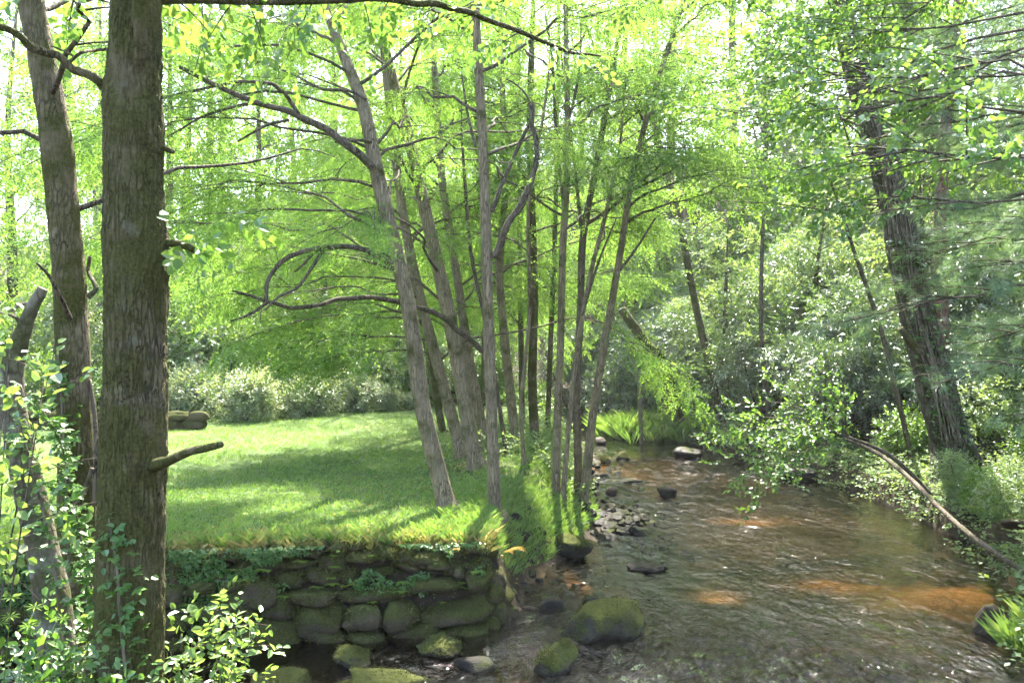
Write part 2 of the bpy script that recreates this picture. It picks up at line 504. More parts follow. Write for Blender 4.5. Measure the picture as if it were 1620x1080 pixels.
M['pebble'] = stone_mat('tan_stone', (.065, .046, .03), (.02, .015, .011), (.06, .07, .02), moss_amt=.25, wet=.6)
M['earth'] = stone_mat('dark_bank_earth', (.07, .05, .035), (.02, .015, .011), (.05, .06, .016), moss_amt=.5, scale=1.5)

# ------------------------------------------------------------------ terrain
LB = np.array([(-30, -1.0), (4, -.9), (6.3, -1.2), (7.2, -9), (10.2, -9), (10.55, -.1), (12, .12), (13, .4), (14, .9), (15, 1.35), (17, 1.9), (21, 2.0), (24, 2.3), (27, 2.7), (31, 2.4), (36, .6), (42, -4), (60, -30), (90, -60)])
RB = np.array([(-30, 4.6), (5, 5.0), (8, 5.3), (9.7, 5.85), (12.4, 7.4), (15.6, 8.2), (18.6, 8.35), (20, 8.1), (23, 7.7), (25, 7.0), (28, 6.45), (32, 6.6), (35, 6.2), (40, 4.2), (46, -2), (60, -22), (90, -50)])
def wall_y(x): return 10.62 + .11 * np.minimum(x, 0)
def sstep(a, b, x):
    t = np.clip((x - a) / (b - a), 0, 1); return t * t * (3 - 2 * t)
def ground_z(x, y):
    x = np.asarray(x, float); y = np.asarray(y, float)
    p = np.stack([x, y, np.zeros_like(x)], -1)
    n1 = fbm(p * .35, 3, 3); n2 = fbm(p * 1.6, 3, 8)
    xl = np.interp(y, LB[:, 0], LB[:, 1]); xr = np.interp(y, RB[:, 0], RB[:, 1])
    xl = xl + .12 * vnoise(p * .9, 31); xr = xr + .25 * vnoise(p * .8, 37)
    bed = -.34 + .10 * n1 + .05 * n2
    bed = bed + .38 * np.exp(-(((x - 2.3) / 1.0) ** 2 + ((y - 17.2) / 2.2) ** 2)) + .24 * np.exp(-(((x - .7) / .9) ** 2 + ((y - 12.6) / 1.0) ** 2))
    bed = bed + .15 * np.exp(-(((x - 6.8) / 1.3) ** 2 + ((y - 12.7) / .8) ** 2))
    bed = bed + .26 * np.exp(-(((x - 3.0) / .9) ** 2 + ((y - 24.0) / 3.0) ** 2))
    # left: lawn with a sloping bank
    s = xl - x
    w = np.interp(y, [10.4, 12, 13, 14, 16, 20, 26, 34], [.3, .42, .75, 1.3, 2.0, 1.6, 1.3, 2.5])
    lawn = 1.2 + .05 * n1 + .012 * n2 + .004 * np.maximum(-x - 14, 0) ** 1.6 + .02 * np.maximum(y - 27, 0)
    lz = np.where(s < 0, bed * np.clip(-s / .7, 0, 1) + .02 * (1 - np.clip(-s / .7, 0, 1)), .02 + (lawn - .02) * sstep(0, 1, s / w) ** .8)
    # behind the wall face the lawn is level up to the wall
    inw = (y > wall_y(x) + .26) & (x < -.32)
    lz = np.where(inw & (y < 12.4) & (s > .15), np.maximum(lz, lawn * sstep(.1, .5, s + .1)), lz)
    # ditch in front of the wall and near bank where the mossy trees stand
    nb = .95 + .15 * n1 + .06 * n2
    fy = sstep(7.7, 6.2, y) * sstep(-.7, -1.7, x)
    ditch = -.18 + .08 * n2
    front = ditch + (nb - ditch) * fy
    fr = (y <= wall_y(x) + .26)
    lz = np.where(fr, np.where(x < -.6, front, front * sstep(-.0, -.9, x) + bed * (1 - sstep(-.0, -.9, x))), lz)
    # right bank and hillside
    q = x - xr
    hill = .42 + .14 * np.maximum(q, 0) + .018 * np.maximum(q, 0) ** 2 + .18 * n1 * np.clip(q, 0, 1) + .07 * n2
    hill = np.minimum(hill, 10 + .1 * q)
    rz = np.where(q < 0, bed, bed + (hill - bed) * sstep(0, .55, q))
    z = np.where(x > (xl + xr) / 2, rz, lz)
    z = z + np.maximum(y - 46, 0) * .16 * sstep(46, 60, y)
    return z

def axis(segs):
    a = []
    for lo, hi, st in segs: a.append(np.arange(lo, hi, st))
    return np.unique(np.concatenate(a + [[segs[-1][1]]]))
xs = axis([(-90, -30, 6), (-30, -12, 1.2), (-12, 11, .11), (11, 25, .7), (25, 90, 6)])
ys = axis([(-40, 4, 2.5), (4, 9, .3), (9, 28, .11), (28, 50, .5), (50, 120, 2.5)])
gx, gy = np.meshgrid(xs, ys)
gz = ground_z(gx, gy)
V = np.stack([gx, gy, gz], -1).reshape(-1, 3)
nx, ny = len(xs), len(ys)
i = np.arange(ny - 1)[:, None] * nx; j = np.arange(nx - 1)[None, :]
F = np.stack([i + j, i + j + 1, i + nx + j + 1, i + nx + j], -1).reshape(-1, 4)
xl = np.interp(gy, LB[:, 0], LB[:, 1]); xr = np.interp(gy, RB[:, 0], RB[:, 1])
def worn(x, y): return np.clip(np.exp(-(((x + .8) / .8) ** 2 + ((y - 16.1) / .7) ** 2)) + .8 * np.exp(-(((x + .25) / .35) ** 2 + ((y - 12.5) / .3) ** 2)) + .6 * np.exp(-(((x - .7) / .6) ** 2 + ((y - 16.6) / .8) ** 2)) + .5 * np.exp(-((y - wall_y(x) - .35) / .3) ** 2) * (x < 0), 0, 1)
lawn_m = (sstep(.25, .8, xl - gx) * (gy > wall_y(gx) + .1) * sstep(33, 30, gy) * (1 - .85 * worn(gx, gy))).ravel()
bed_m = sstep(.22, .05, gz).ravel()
sunlit_sand_m = np.clip(sum(np.exp(-(((gx - a) / b_) ** 2 + ((gy - c_) / d_) ** 2)) for a, c_, b_, d_ in [(6.9, 12.6, 1.0, .6), (5.3, 13.5, .7, .35), (5.4, 19, .9, .45), (3.2, 13.2, .45, .4), (1.0, 13, .6, .4), (3.0, 24, .8, 2.0), (3.0, 9.0, .8, .4)]), 0, 1).ravel()  # sun patches on the bed, painted in as paler sand

m, nt, out = new_mat('ground_surface'); M['ground'] = m
geo = nd(nt, 'ShaderNodeNewGeometry')
def gn(scale, detail=6, rough=.6):
    n = nd(nt, 'ShaderNodeTexNoise'); n.inputs['Scale'].default_value = scale; n.inputs['Detail'].default_value = detail; n.inputs['Roughness'].default_value = rough
    nt.links.new(geo.outputs['Position'], n.inputs[0]); return n.outputs[0]
na, nb_, nc = gn(.6), gn(9, 8, .7), gn(70, 5)
lawn_c = mixc(nt, .5, ramp(nt, na, [(.3, (.06, .10, .028)), (.5, (.085, .13, .04)), (.62, (.12, .14, .055)), (.75, (.14, .115, .06))]), ramp(nt, nc, [(.3, (.04, .075, .016)), (.7, (.10, .16, .035))]))
soil_c = mixc(nt, .5, ramp(nt, nb_, [(.3, (.02, .016, .01)), (.55, (.05, .038, .022)), (.7, (.035, .055, .016))]), ramp(nt, nc, [(.3, (.02, .016, .01)), (.7, (.07, .06, .03))]))
vor = nd(nt, 'ShaderNodeTexVoronoi'); vor.inputs['Scale'].default_value = 9
nt.links.new(geo.outputs['Position'], vor.inputs[0])
bed_c = mixc(nt, .45, ramp(nt, nb_, [(.38, (.035, .026, .015)), (.58, (.14, .085, .035)), (.75, (.32, .19, .075))]), ramp(nt, vor.outputs[0], [(.1, (.20, .12, .055)), (.5, (.03, .025, .016))]))
al = nd(nt, 'ShaderNodeAttribute', attribute_name='lawn'); ab = nd(nt, 'ShaderNodeAttribute', attribute_name='bed')
c = mixc(nt, al.outputs['Fac'], soil_c, lawn_c)
asd = nd(nt, 'ShaderNodeAttribute', attribute_name='sunlit_sand')
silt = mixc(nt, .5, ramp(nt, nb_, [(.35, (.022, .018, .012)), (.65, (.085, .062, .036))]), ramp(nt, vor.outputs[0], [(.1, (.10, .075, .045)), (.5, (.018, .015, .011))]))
sunlit_sand = ramp(nt, nb_, [(.3, (.19, .12, .055)), (.7, (.38, .25, .12))])  # paler sand tone carries the painted sun patches
bed_c = mixc(nt, asd.outputs['Fac'], silt, sunlit_sand)
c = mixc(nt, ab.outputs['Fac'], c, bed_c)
b = nd(nt, 'ShaderNodeBsdfPrincipled'); b.inputs['Roughness'].default_value = .9; b.inputs['Specular IOR Level'].default_value = .15
nt.links.new(c, b.inputs['Base Color'])
bp = nd(nt, 'ShaderNodeBump'); bp.inputs['Strength'].default_value = .7; bp.inputs['Distance'].default_value = .04
sm = nd(nt, 'ShaderNodeMath', operation='ADD'); nt.links.new(nb_, sm.inputs[0]); nt.links.new(nc, sm.inputs[1])
nt.links.new(sm.outputs[0], bp.inputs['Height']); nt.links.new(bp.outputs[0], b.inputs['Normal'])
nt.links.new(b.outputs[0], out.inputs[0])
structure('ground', mesh('ground', V, F, mat=M['ground'], attr={'lawn': ('POINT', lawn_m), 'bed': ('POINT', bed_m), 'sunlit_sand': ('POINT', sunlit_sand_m)}))

# ------------------------------------------------------------------ water
m, nt, out = new_mat('tea_coloured_water'); M['water'] = m
geo = nd(nt, 'ShaderNodeNewGeometry')
mp = nd(nt, 'ShaderNodeMapping'); mp.inputs['Scale'].default_value = (1.0, .6, 1); mp.inputs['Rotation'].default_value = (0, 0, R(-18))
nt.links.new(geo.outputs['Position'], mp.inputs[0])
def wnz(scale, detail, dist=0):
    n = nd(nt, 'ShaderNodeTexNoise'); n.inputs['Scale'].default_value = scale; n.inputs['Detail'].default_value = detail; n.inputs['Distortion'].default_value = dist
    nt.links.new(mp.outputs[0], n.inputs[0]); return n.outputs[0]
w1, w2, w3 = wnz(3.2, 4, .6), wnz(11, 4, .8), wnz(.5, 2)
h = nd(nt, 'ShaderNodeMath', operation='MULTIPLY_ADD'); h.inputs[1].default_value = .42
nt.links.new(w2, h.inputs[0]); nt.links.new(w1, h.inputs[2])
rf = nd(nt, 'ShaderNodeAttribute', attribute_name='riffle')
amp = mixc(nt, rf.outputs['Fac'], ramp(nt, w3, [(.35, (.4,) * 3), (.65, (.9,) * 3)]), (2.4, 2.4, 2.4))
bp = nd(nt, 'ShaderNodeBump'); bp.inputs['Distance'].default_value = .11
nt.links.new(amp, bp.inputs['Strength']); nt.links.new(h.outputs[0], bp.inputs['Height'])
gl = nd(nt, 'ShaderNodeBsdfGlossy'); gl.inputs['Roughness'].default_value = .04; gl.inputs[0].default_value = (1, 1, 1, 1)
tr = nd(nt, 'ShaderNodeBsdfTransparent'); tr.inputs[0].default_value = (.50, .415, .29, 1)
fr = nd(nt, 'ShaderNodeFresnel'); fr.inputs[0].default_value = 1.4
nt.links.new(bp.outputs[0], gl.inputs['Normal']); nt.links.new(bp.outputs[0], fr.inputs['Normal'])
mx = nd(nt, 'ShaderNodeMixShader')
nt.links.new(fr.outputs[0], mx.inputs[0]); nt.links.new(tr.outputs[0], mx.inputs[1]); nt.links.new(gl.outputs[0], mx.inputs[2])
nt.links.new(mx.outputs[0], out.inputs[0])
wx = axis([(-14, -3, .5), (-3, 9.5, .09), (9.5, 14, .5)]); wy = axis([(-14, 7, 1.0), (7, 30, .09), (30, 60, .4)])
gx, gy = np.meshgrid(wx, wy)
pp = np.stack([gx, gy * .55 + gx * .2, gx * 0], -1)
riff = np.exp(-((gy - 24) / 4) ** 2) * 1.0 + np.exp(-(((gx - 2.2) / 2.6) ** 2 + ((gy - 8.6) / 1.9) ** 2)) * 1.6 + np.exp(-(((gx - .3) / .8) ** 2 + ((gy - 11.5) / 1.2) ** 2)) * 1.1 + .35
gz = .032 * riff * fbm(pp * 2.6, 3, 51) + .022 * riff * fbm(pp * 7.5, 2, 61)
V = np.stack([gx, gy, gz], -1).reshape(-1, 3); nx, ny = len(wx), len(wy)
i = np.arange(ny - 1)[:, None] * nx; j = np.arange(nx - 1)[None, :]
F = np.stack([i + j, i + j + 1, i + nx + j + 1, i + nx + j], -1).reshape(-1, 4)
structure('stream_water', mesh('stream_water', V, F, mat=M['water'], attr={'riffle': ('POINT', np.clip(((riff - np.exp(-((gy - 24) / 4) ** 2)).ravel() - .35) * 1.1, 0, 1))}))

# ------------------------------------------------------------------ trees
def gz1(x, y): return float(ground_z(np.array([x]), np.array([y]))[0])

def px_path(pts):
    """[(px,py,depth,width_px)] -> points, radii"""
    return np.array([P(a, b, d) for a, b, d, w in pts]), np.array([w * d / FPX / 2 for a, b, d, w in pts])

def sprays_on(path, spacing, jit, n_at_tip=2):
    """positions and directions along a twig path"""
    L = np.linalg.norm(np.diff(path, axis=0), axis=1).sum()
    n = max(2, int(L / spacing))
    t = np.linspace(.15, 1, n) * (len(path) - 1)
    pos = np.stack([np.interp(t, np.arange(len(path)), c) for c in path.T], 1)
    d = unit(np.gradient(path, axis=0))
    dr = np.stack([np.interp(t, np.arange(len(path)), c) for c in d.T], 1)
    return pos, unit(dr + jit * rng.normal(size=dr.shape))

def make_limb(start, az, elev, L, r0, droop=.5, nsub=7, sublen=.42, bend=0.2, u0=.25):
    """an arching limb with side branches: tubes and twig paths"""
    t = np.linspace(0, 1, 9)
    a = az + bend * rng.normal() * t
    el = elev - droop * 1.6 * t
    st = L / 8
    d = np.stack([np.cos(el) * np.cos(a), np.cos(el) * np.sin(a), np.sin(el)], 1)
    path = start + np.vstack([[0, 0, 0], np.cumsum(d[:-1] * st, 0)])
    path[1:-1] += rng.normal(size=(7, 3)) * .02 * L
    tubes = [tube(path, r0 * (1 - .9 * t) + .002, n=14, sides=6)]
    twigs = [path[5:]]
    for k in range(nsub):
        u = u0 + (.95 - u0) * (k + rng.random() * .6) / nsub
        i0 = int(u * 8); p0 = path[i0] + (path[min(i0 + 1, 8)] - path[i0]) * (u * 8 - i0)
        sd = -1 if k % 2 else 1
        aa = a[i0] + sd * rng.uniform(.5, 1.1)
        l = L * sublen * (1.15 - .6 * u) * rng.uniform(.7, 1.2)
        tt = np.linspace(0, 1, 5)
        ee = el[i0] * .5 + rng.uniform(-.15, .25) - droop * 1.0 * tt
        dd = np.stack([np.cos(ee) * np.cos(aa + 0 * tt), np.cos(ee) * np.sin(aa + 0 * tt), np.sin(ee)], 1)
        sp = p0 + np.vstack([[0, 0, 0], np.cumsum(dd[:-1] * l / 4, 0)])
        if not sun_mask(sp[2:3])[0]: continue
        tubes.append(tube(sp, r0 * .35 * (1 - .85 * tt) + .0015, n=6, sides=4))
        twigs.append(sp)
    return tubes, twigs

def bough_gap(p):
    px = 810 + FPX * p[:, 0] / np.maximum(p[:, 1], 1); py = 540 - FPX * (p[:, 2] - CAMZ) / np.maximum(p[:, 1], 1)
    c_ = np.interp(py, [60, 180, 260, 450, 650], [1345, 1376, 1400, 1442, 1490])
    return (np.abs(px - c_) < 48) & (py > 70) & (p[:, 1] < 17.2) & (p[:, 1] > 7) & (p[:, 0] > 2)

def leaves_on(twigs, templates, spacing, smin, smax, dz=-.25, jit=.45, upj=.35, base=None, cull=True, keep=1.0):
    ps, ds = [], []
    for tw in twigs:
        p, d = sprays_on(tw, spacing, jit)
        ps.append(p); ds.append(d)
    p = np.concatenate(ps); d = np.concatenate(ds)
    d[:, 2] += dz; d = unit(d)
    if cull:
        k = sun_mask(p) & (rng.random(len(p)) < keep) & ~(bough_gap(p) & (rng.random(len(p)) < .82))
        p, d = p[k], d[k]
    up = np.array([0, 0, 1.0]) + upj * rng.normal(size=p.shape)
    return place(templates, p, d, up, rng.uniform(smin, smax, len(p)))

SPRAY_N = [t_spray(5, .46, L=.27, pairs=7, l=.052, w=.019) for _ in range(5)]
SPRAY_M = [t_spray(5, .50, L=.30, pairs=5, l=.075, w=.027) for _ in range(5)]
TWIG_A = [t_twig(7, .34, .085, .066) for _ in range(5)]            # alder, rounded leaves
TWIG_B = [t_twig(9, .5, .15, .085, one=True) for _ in range(5)]     # far woodland
TWIG_L = [t_twig(9, .34, .12, .042, spread=1.2, fold=.15) for _ in range(5)]   # laurel, long glossy leaves
TWIG_S = [t_twig(8, .30, .06, .034) for _ in range(5)]              # sapling small leaves

def add_leaf_mesh(name, VFr, base, mat, parent):
    V, F, r = VFr
    if len(V) == 0: return None
    return obj(name, mesh(name, V - base, F, mat=mat, smooth=False, attr={'v': ('FACE', r)}), parent)

def trunk_at(pts, rad, z):
    return np.array([np.interp(z, pts[:, 2], pts[:, 0]), np.interp(z, pts[:, 2], pts[:, 1]), z]), np.interp(z, pts[:, 2], rad)

def build_tree(name, label, path_px, bark, group=None, top=None, branches=(), crown=None, leaf='locust', temps=None, flare=1.65, sides=20, n=70, amp=.06, ridges=0, world_top=None, branch_bark=None):
    pts, rad = px_path(path_px)
    if name in ('locust_tree', 'broken_tree'): rad = rad * .87
    if pts[0, 2] > pts[-1, 2]: pts, rad = pts[::-1], rad[::-1]      # base first
    g = gz1(pts[0, 0], pts[0, 1])
    if pts[0, 2] > g + .02:                                          # continue down to the ground
        d = pts[0] - pts[1]; k = (pts[0, 2] - g) / max(-d[2], .05)
        ex = pts[0] + d * k; ex[2] = g
        pts = np.vstack([ex, pts]); rad = np.concatenate([[rad[0] * 1.1], rad])
    else:
        pts[0, 2] = g
    base = pts[0].copy()
    if world_top is not None:
        d = unit(pts[-1] - pts[-2])
        hh = world_top - pts[-1, 2]
        for f in (.35, .7, 1.0):
            q = pts[-1] if f == .35 else None
        p1 = pts[-1] + d * hh * .5 * np.array([.8, .8, 1 / max(d[2], .3)])
        p2 = pts[-1] + d * hh * np.array([.5, .5, 1 / max(d[2], .3)])
        rl = rad[-1]
        pts = np.vstack([pts, p1, p2]); rad = np.concatenate([rad, [rl * .6, rl * .15]])
    t = thing(name, label, 'tree', base, group)
    # root flare and a foot sunk a little in the ground
    foot = base - np.array([0, 0, .12])
    fl = base + (pts[1] - base) * min(.45, .3 / max(np.linalg.norm(pts[1] - base), .3))
    pp = np.vstack([foot, base, fl, pts[1:]])
    rr = np.concatenate([[rad[0] * flare * 1.15, rad[0] * flare, rad[0] * 1.02], rad[1:]])
    V, F = tube(pp, rr, n=n, sides=sides, amp=amp, freq=2.2, seed=len(name) + int(base[0] * 10) & 255, ridges=ridges)
    obj('trunk', mesh('trunk', V - base, F, mat=M[bark]), t)
    twigs = []
    bb = M[branch_bark or 'bark_dark']
    for br in branches:
        bp_, br_ = px_path(br); new_tw = []
        if len(br) > 5:
            q_ = catmull(np.hstack([bp_, br_[:, None]]), 2 * len(br)); q_[1:-1, :3] += rng.normal(size=(2 * len(br) - 2, 3)) * (.22 * q_[1:-1, 3:4] + .003)
            bp_, br_ = q_[:, :3], q_[:, 3]
            if crown and leaf == 'locust':
                for _k in range(5):
                    i0 = rng.integers(len(bp_) // 3, len(bp_) - 1); e = bp_[i0] + unit(rng.normal(size=3) * [1, 1, .8] + [0, 0, .2]) * rng.uniform(.3, .7)
                    tw_ = catmull([bp_[i0], (bp_[i0] + e) / 2 + rng.normal(size=3) * .05, e], 6)
                    new_tw.append(tube(tw_, np.linspace(.008, .002, 6), n=8, sides=4))
                    if rng.random() < .7: twigs.append(tw_[3:])
        V, F = tube(bp_, br_, n=max(14, 6 * len(br)), sides=8, amp=.10, freq=9, seed=3)
        bo = obj('branch', mesh('branch', V - base, F, mat=bb), t)
        for Vt, Ft in new_tw: obj('twig', mesh('twig', Vt - base, Ft, mat=bb), bo)
    if crown:
        zlo, zhi, nl, reach = crown['zlo'], crown['zhi'], crown['n'], crown['reach']
        ph = rng.random() * 6.28
        for z_, az_, L_ in crown.get('low', ()):
            s, rs = trunk_at(pts, rad, z_)
            tb, tw = make_limb(s, az_, .22, L_, .022, droop=.5, nsub=10, sublen=.45)
            V, F = cat(tb); obj('branch', mesh('branch', V - base, F, mat=bb), t); twigs += tw
        for k in range(nl):
            u = (k + rng.random() * .7) / nl
            z = zlo + (zhi - zlo) * u
            s, rs = trunk_at(pts, rad, min(z, pts[-1, 2] - .1))
            if crown.get('az') is not None and rng.random() < crown.get('azp', .6):
                az = crown['az'] + rng.normal() * .6
            else:
                az = ph + k * 2.4
            if leaf == 'locust' and math.sin(az) < -.35 and rng.random() < .8: az = -az
            L = reach * (1 - .62 * u) * rng.uniform(.75, 1.2)
            tb, tw = make_limb(s, az, crown.get('elev', .55) + .4 * u, L, max(min(rs * .45, crown.get('r', .028)), .012), droop=crown.get('droop', .55) * rng.uniform(.7, 1.2), nsub=crown.get('nsub', 8))
            V, F = cat(tb)
            obj('branch', mesh('branch', V - base, F, mat=bb), t)
            twigs += tw
        add_leaf_mesh('crown', leaves_on(twigs, temps or SPRAY_M, crown.get('sp', .17) * .8, crown.get('s0', .8), crown.get('s1', 1.25), keep=crown.get('keep', 1)), base, M[leaf], t)
    return t

LG = 'slender trees standing in a clump on the lawn bank'
PI = math.pi
# the clump on the lawn ------------------------------------------------
d1 = 12.4
build_tree('locust_tree', 'leaning pale-barked tree with two dark arching limbs, rooted behind the sunlit wall end',
    [(708, 806, d1, 33), (668, 640, d1, 30), (645, 480, d1, 28), (600, 290, d1 + .1, 26), (575, 170, d1 + .2, 23), (545, 90, d1 + .3, 18), (515, 10, d1 + .4, 14)], 'bark_locust', LG,
    world_top=12.5, sides=28, n=120, ridges=.006, temps=SPRAY_N,
    branches=[[(590, 266, d1, 13), (540, 222, d1 - .2, 12), (470, 181, d1 - .5, 11), (410, 163, d1 - .8, 9), (340, 133, d1 - 1.1, 8), (284, 106, d1 - 1.3, 6)],
              [(472, 180, d1 - .5, 7), (448, 148, d1 - .6, 6), (426, 133, d1 - .8, 6), (370, 131, d1 - 1, 5), (300, 145, d1 - 1.2, 4), (255, 156, d1 - 1.4, 3)],
              [(402, 163, d1 - .8, 6), (365, 170, d1 - .9, 5), (320, 185, d1 - 1, 4), (285, 205, d1 - 1.1, 3), (262, 218, d1 - 1.2, 2)],
              [(458, 190, d1 - .5, 5), (425, 197, d1 - .6, 5), (400, 210, d1 - .7, 4), (376, 224, d1 - .8, 3)],
              [(628, 428, d1, 11), (600, 404, d1 - .1, 10), (560, 394, d1 - .2, 9), (510, 392, d1 - .4, 9), (460, 405, d1 - .6, 8), (432, 428, d1 - .7, 7), (421, 456, d1 - .8, 6), (423, 480, d1 - .8, 4)],
              [(512, 394, d1 - .4, 7), (492, 425, d1 - .5, 6), (470, 455, d1 - .6, 5), (440, 470, d1 - .8, 4), (420, 490, d1 - .9, 3)],
              [(495, 402, d1 - .4, 4), (480, 418, d1 - .4, 4), (466, 430, d1 - .4, 3)],
              [(580, 158, d1, 6), (560, 146, d1, 5), (535, 142, d1, 3)], [(588, 225, d1, 5), (565, 222, d1, 4), (530, 225, d1, 3)]],
    crown=dict(low=[(5.4, PI * 1.03, 5), (6.0, PI * .93, 5.2), (6.6, PI * 1.1, 5), (7.2, PI, 4.8), (7.8, PI * 1.15, 4.4)], zlo=5.2, zhi=12, n=15, reach=4.6, droop=.5, az=PI * 1.05, azp=.35, sp=.2, s0=.9, s1=1.4))
build_tree('locust_tree', 'straight pale tree with a sawn-off curved side limb, in front of the clump',
    [(783, 808, 12.6, 24), (777, 640, 12.6, 21), (771, 450, 12.6, 20), (765, 250, 12.6, 18), (758, 120, 12.6, 16), (751, 0, 12.6, 14)], 'bark_locust', LG,
    world_top=13.5, sides=28, n=120, ridges=.006, flare=1.7, temps=SPRAY_N,
    branches=[[(780, 408, 12.6, 12), (800, 365, 12.5, 11), (826, 322, 12.4, 11), (843, 280, 12.4, 9), (848, 240, 12.4, 8), (843, 200, 12.4, 9), (842, 165, 12.4, 9)],
              [(778, 335, 12.6, 8), (795, 290, 12.7, 7), (812, 250, 12.8, 6), (828, 215, 12.8, 6), (838, 196, 12.8, 4)],
              [(796, 280, 12.7, 5), (790, 272, 12.7, 4), (787, 264, 12.7, 3)], [(842, 170, 12.4, 4), (832, 150, 12.5, 3), (815, 133, 12.5, 3), (800, 125, 12.5, 2)],
              [(752, 232, 12.6, 5), (742, 190, 12.7, 4), (735, 150, 12.8, 3), (730, 115, 12.8, 2)]],
    crown=dict(zlo=6.2, zhi=13, n=14, reach=3.6, droop=.5, sp=.16))
da = 15.4
build_tree('locust_tree', 'thick pale trunk at the front left of the clump, ringed by bare earth',
    [(755, 746, da + .6, 28), (742, 680, da + .6, 27), (722, 560, da + .6, 27), (702, 460, da + .6, 25), (672, 330, da + .6, 22), (640, 190, da + .7, 20), (618, 110, da + .8, 17)], 'bark_locust', LG,
    world_top=14, sides=22, n=90, ridges=.005, temps=SPRAY_N,
    crown=dict(zlo=3.6, zhi=13, n=17, reach=5.2, droop=.75, az=PI * 1.0, azp=.5, sp=.17))
build_tree('locust_tree', 'leaning trunk whose long low limb passes behind the front leaning tree',
    [(732, 728, da + 2, 24), (715, 660, da + 2, 22), (688, 560, da + 2, 20), (655, 430, da + 2, 18), (632, 300, da + 2.2, 16), (612, 130, da + 2.4, 14)], 'bark_locust', LG,
    world_top=13.5, temps=SPRAY_M,
    branches=[[(762, 555, da + .6, 9), (735, 530, da + .2, 9), (700, 502, da - .2, 9), (650, 483, da - .8, 8), (600, 472, da - 1.4, 8), (545, 473, da - 2, 8), (500, 483, da - 2.4, 7), (465, 487, da - 2.7, 7), (425, 478, da - 3, 6), (390, 466, da - 3.2, 5), (368, 460, da - 3.3, 3)],
              [(424, 478, da - 3, 5), (395, 497, da - 3.1, 5), (365, 508, da - 3.2, 3)]],
    crown=dict(low=[(4.9, PI * 1.02, 4.4), (4.4, PI * .9, 3.8), (4.1, PI * 1.12, 4.0), (3.7, PI, 3.4), (5.3, PI * .97, 5.0), (3.4, PI * 1.06, 2.8), (4.6, PI * 1.2, 3.6)], zlo=3.0, zhi=12.5, n=18, reach=5.6, droop=.8, az=PI * .95, azp=.6, sp=.19))
build_tree('locust_tree', 'second leaning trunk, close behind the thick pale trunk with bare earth',
    [(768, 704, da + 3, 20), (752, 620, da + 3, 18), (738, 540, da + 3, 17), (722, 430, da + 3, 15), (700, 290, da + 3.2, 14), (690, 150, da + 3.4, 12)], 'bark_locust', LG,
    world_top=13, crown=dict(zlo=3.6, zhi=12.5, n=14, reach=4.6, droop=.75, az=PI, azp=.4, sp=.21))
build_tree('locust_tree', 'thin dark stem between the thick pale trunk and the straight front tree',
    [(800, 712, da + 2.6, 8), (788, 630, da + 2.6, 8), (770, 520, da + 2.6, 7), (745, 400, da + 2.6, 7), (735, 280, da + 2.6, 6)], 'bark_dark', LG, world_top=9, sides=10, n=40,
    crown=dict(zlo=5, zhi=8.6, n=6, reach=2.2, sp=.22))
build_tree('locust_tree', 'leaning trunk just right of the straight front tree, bare low down',
    [(815, 690, da + 4.2, 18), (806, 610, da + 4.2, 17), (797, 520, da + 4.2, 15), (790, 420, da + 4.2, 14), (800, 290, da + 4.2, 12), (795, 150, da + 4.2, 11)], 'bark_locust', LG, world_top=14,
    crown=dict(zlo=4.6, zhi=13.5, n=14, reach=4.0, droop=.6, sp=.21))
build_tree('locust_tree', 'very thin upright stem in the grass before the clump, leaning right higher up',
    [(829, 736, da + 1.4, 8), (824, 640, da + 1.4, 7), (830, 580, da + 1.4, 7), (838, 480, da + 1.4, 7), (836, 330, da + 1.4, 6), (860, 180, da + 1.4, 5)], 'bark_locust', LG, world_top=10, sides=10, n=40,
    crown=dict(zlo=5.5, zhi=9.5, n=7, reach=2.2, sp=.2))
build_tree('locust_tree', 'ivy-footed dark trunk at the middle of the clump, forked high up',
    [(846, 690, da + 4.6, 18), (842, 600, da + 4.6, 16), (845, 480, da + 4.6, 14), (842, 350, da + 4.6, 13), (838, 200, da + 4.6, 12), (842, 60, da + 4.6, 10)], 'bark_moss2', LG, world_top=14,
    crown=dict(zlo=5, zhi=13.5, n=13, reach=3.8, droop=.6, sp=.21))
build_tree('locust_tree', 'upright trunk with reddish foot and forked top, at the edge of the sloping bank',
    [(880, 752, da + 1.2, 16), (882, 660, da + 1.2, 14), (887, 540, da + 1.2, 13), (890, 400, da + 1.2, 13), (898, 250, da + 1.2, 12), (896, 100, da + 1.2, 10), (895, 0, da + 1.2, 9)], 'bark_locust', LG, world_top=13,
    branches=[[(893, 330, da + 1.2, 6), (880, 220, da + 1.3, 5), (874, 100, da + 1.4, 4), (862, 20, da + 1.4, 3)], [(898, 200, da + 1.2, 5), (915, 120, da + 1.1, 4), (920, 30, da + 1, 3)]],
    crown=dict(zlo=5.6, zhi=12.5, n=13, reach=3.4, droop=.55, sp=.19, az=.3, azp=.4))
build_tree('locust_tree', 'thin twin stem touching the reddish-footed trunk, leaning out over the stream',
    [(893, 757, da + 1.1, 10), (902, 650, da + 1.1, 9), (915, 540, da + 1.1, 9), (935, 430, da + 1.2, 8), (958, 340, da + 1.3, 7)], 'bark_locust', LG, world_top=9.5, sides=10, n=40,
    branches=[[(921, 500, da + 1.1, 4), (945, 420, da + 1.2, 4), (975, 345, da + 1.3, 2)]],
    crown=dict(zlo=5.5, zhi=9.2, n=7, reach=2.4, sp=.2, az=0, azp=.5))
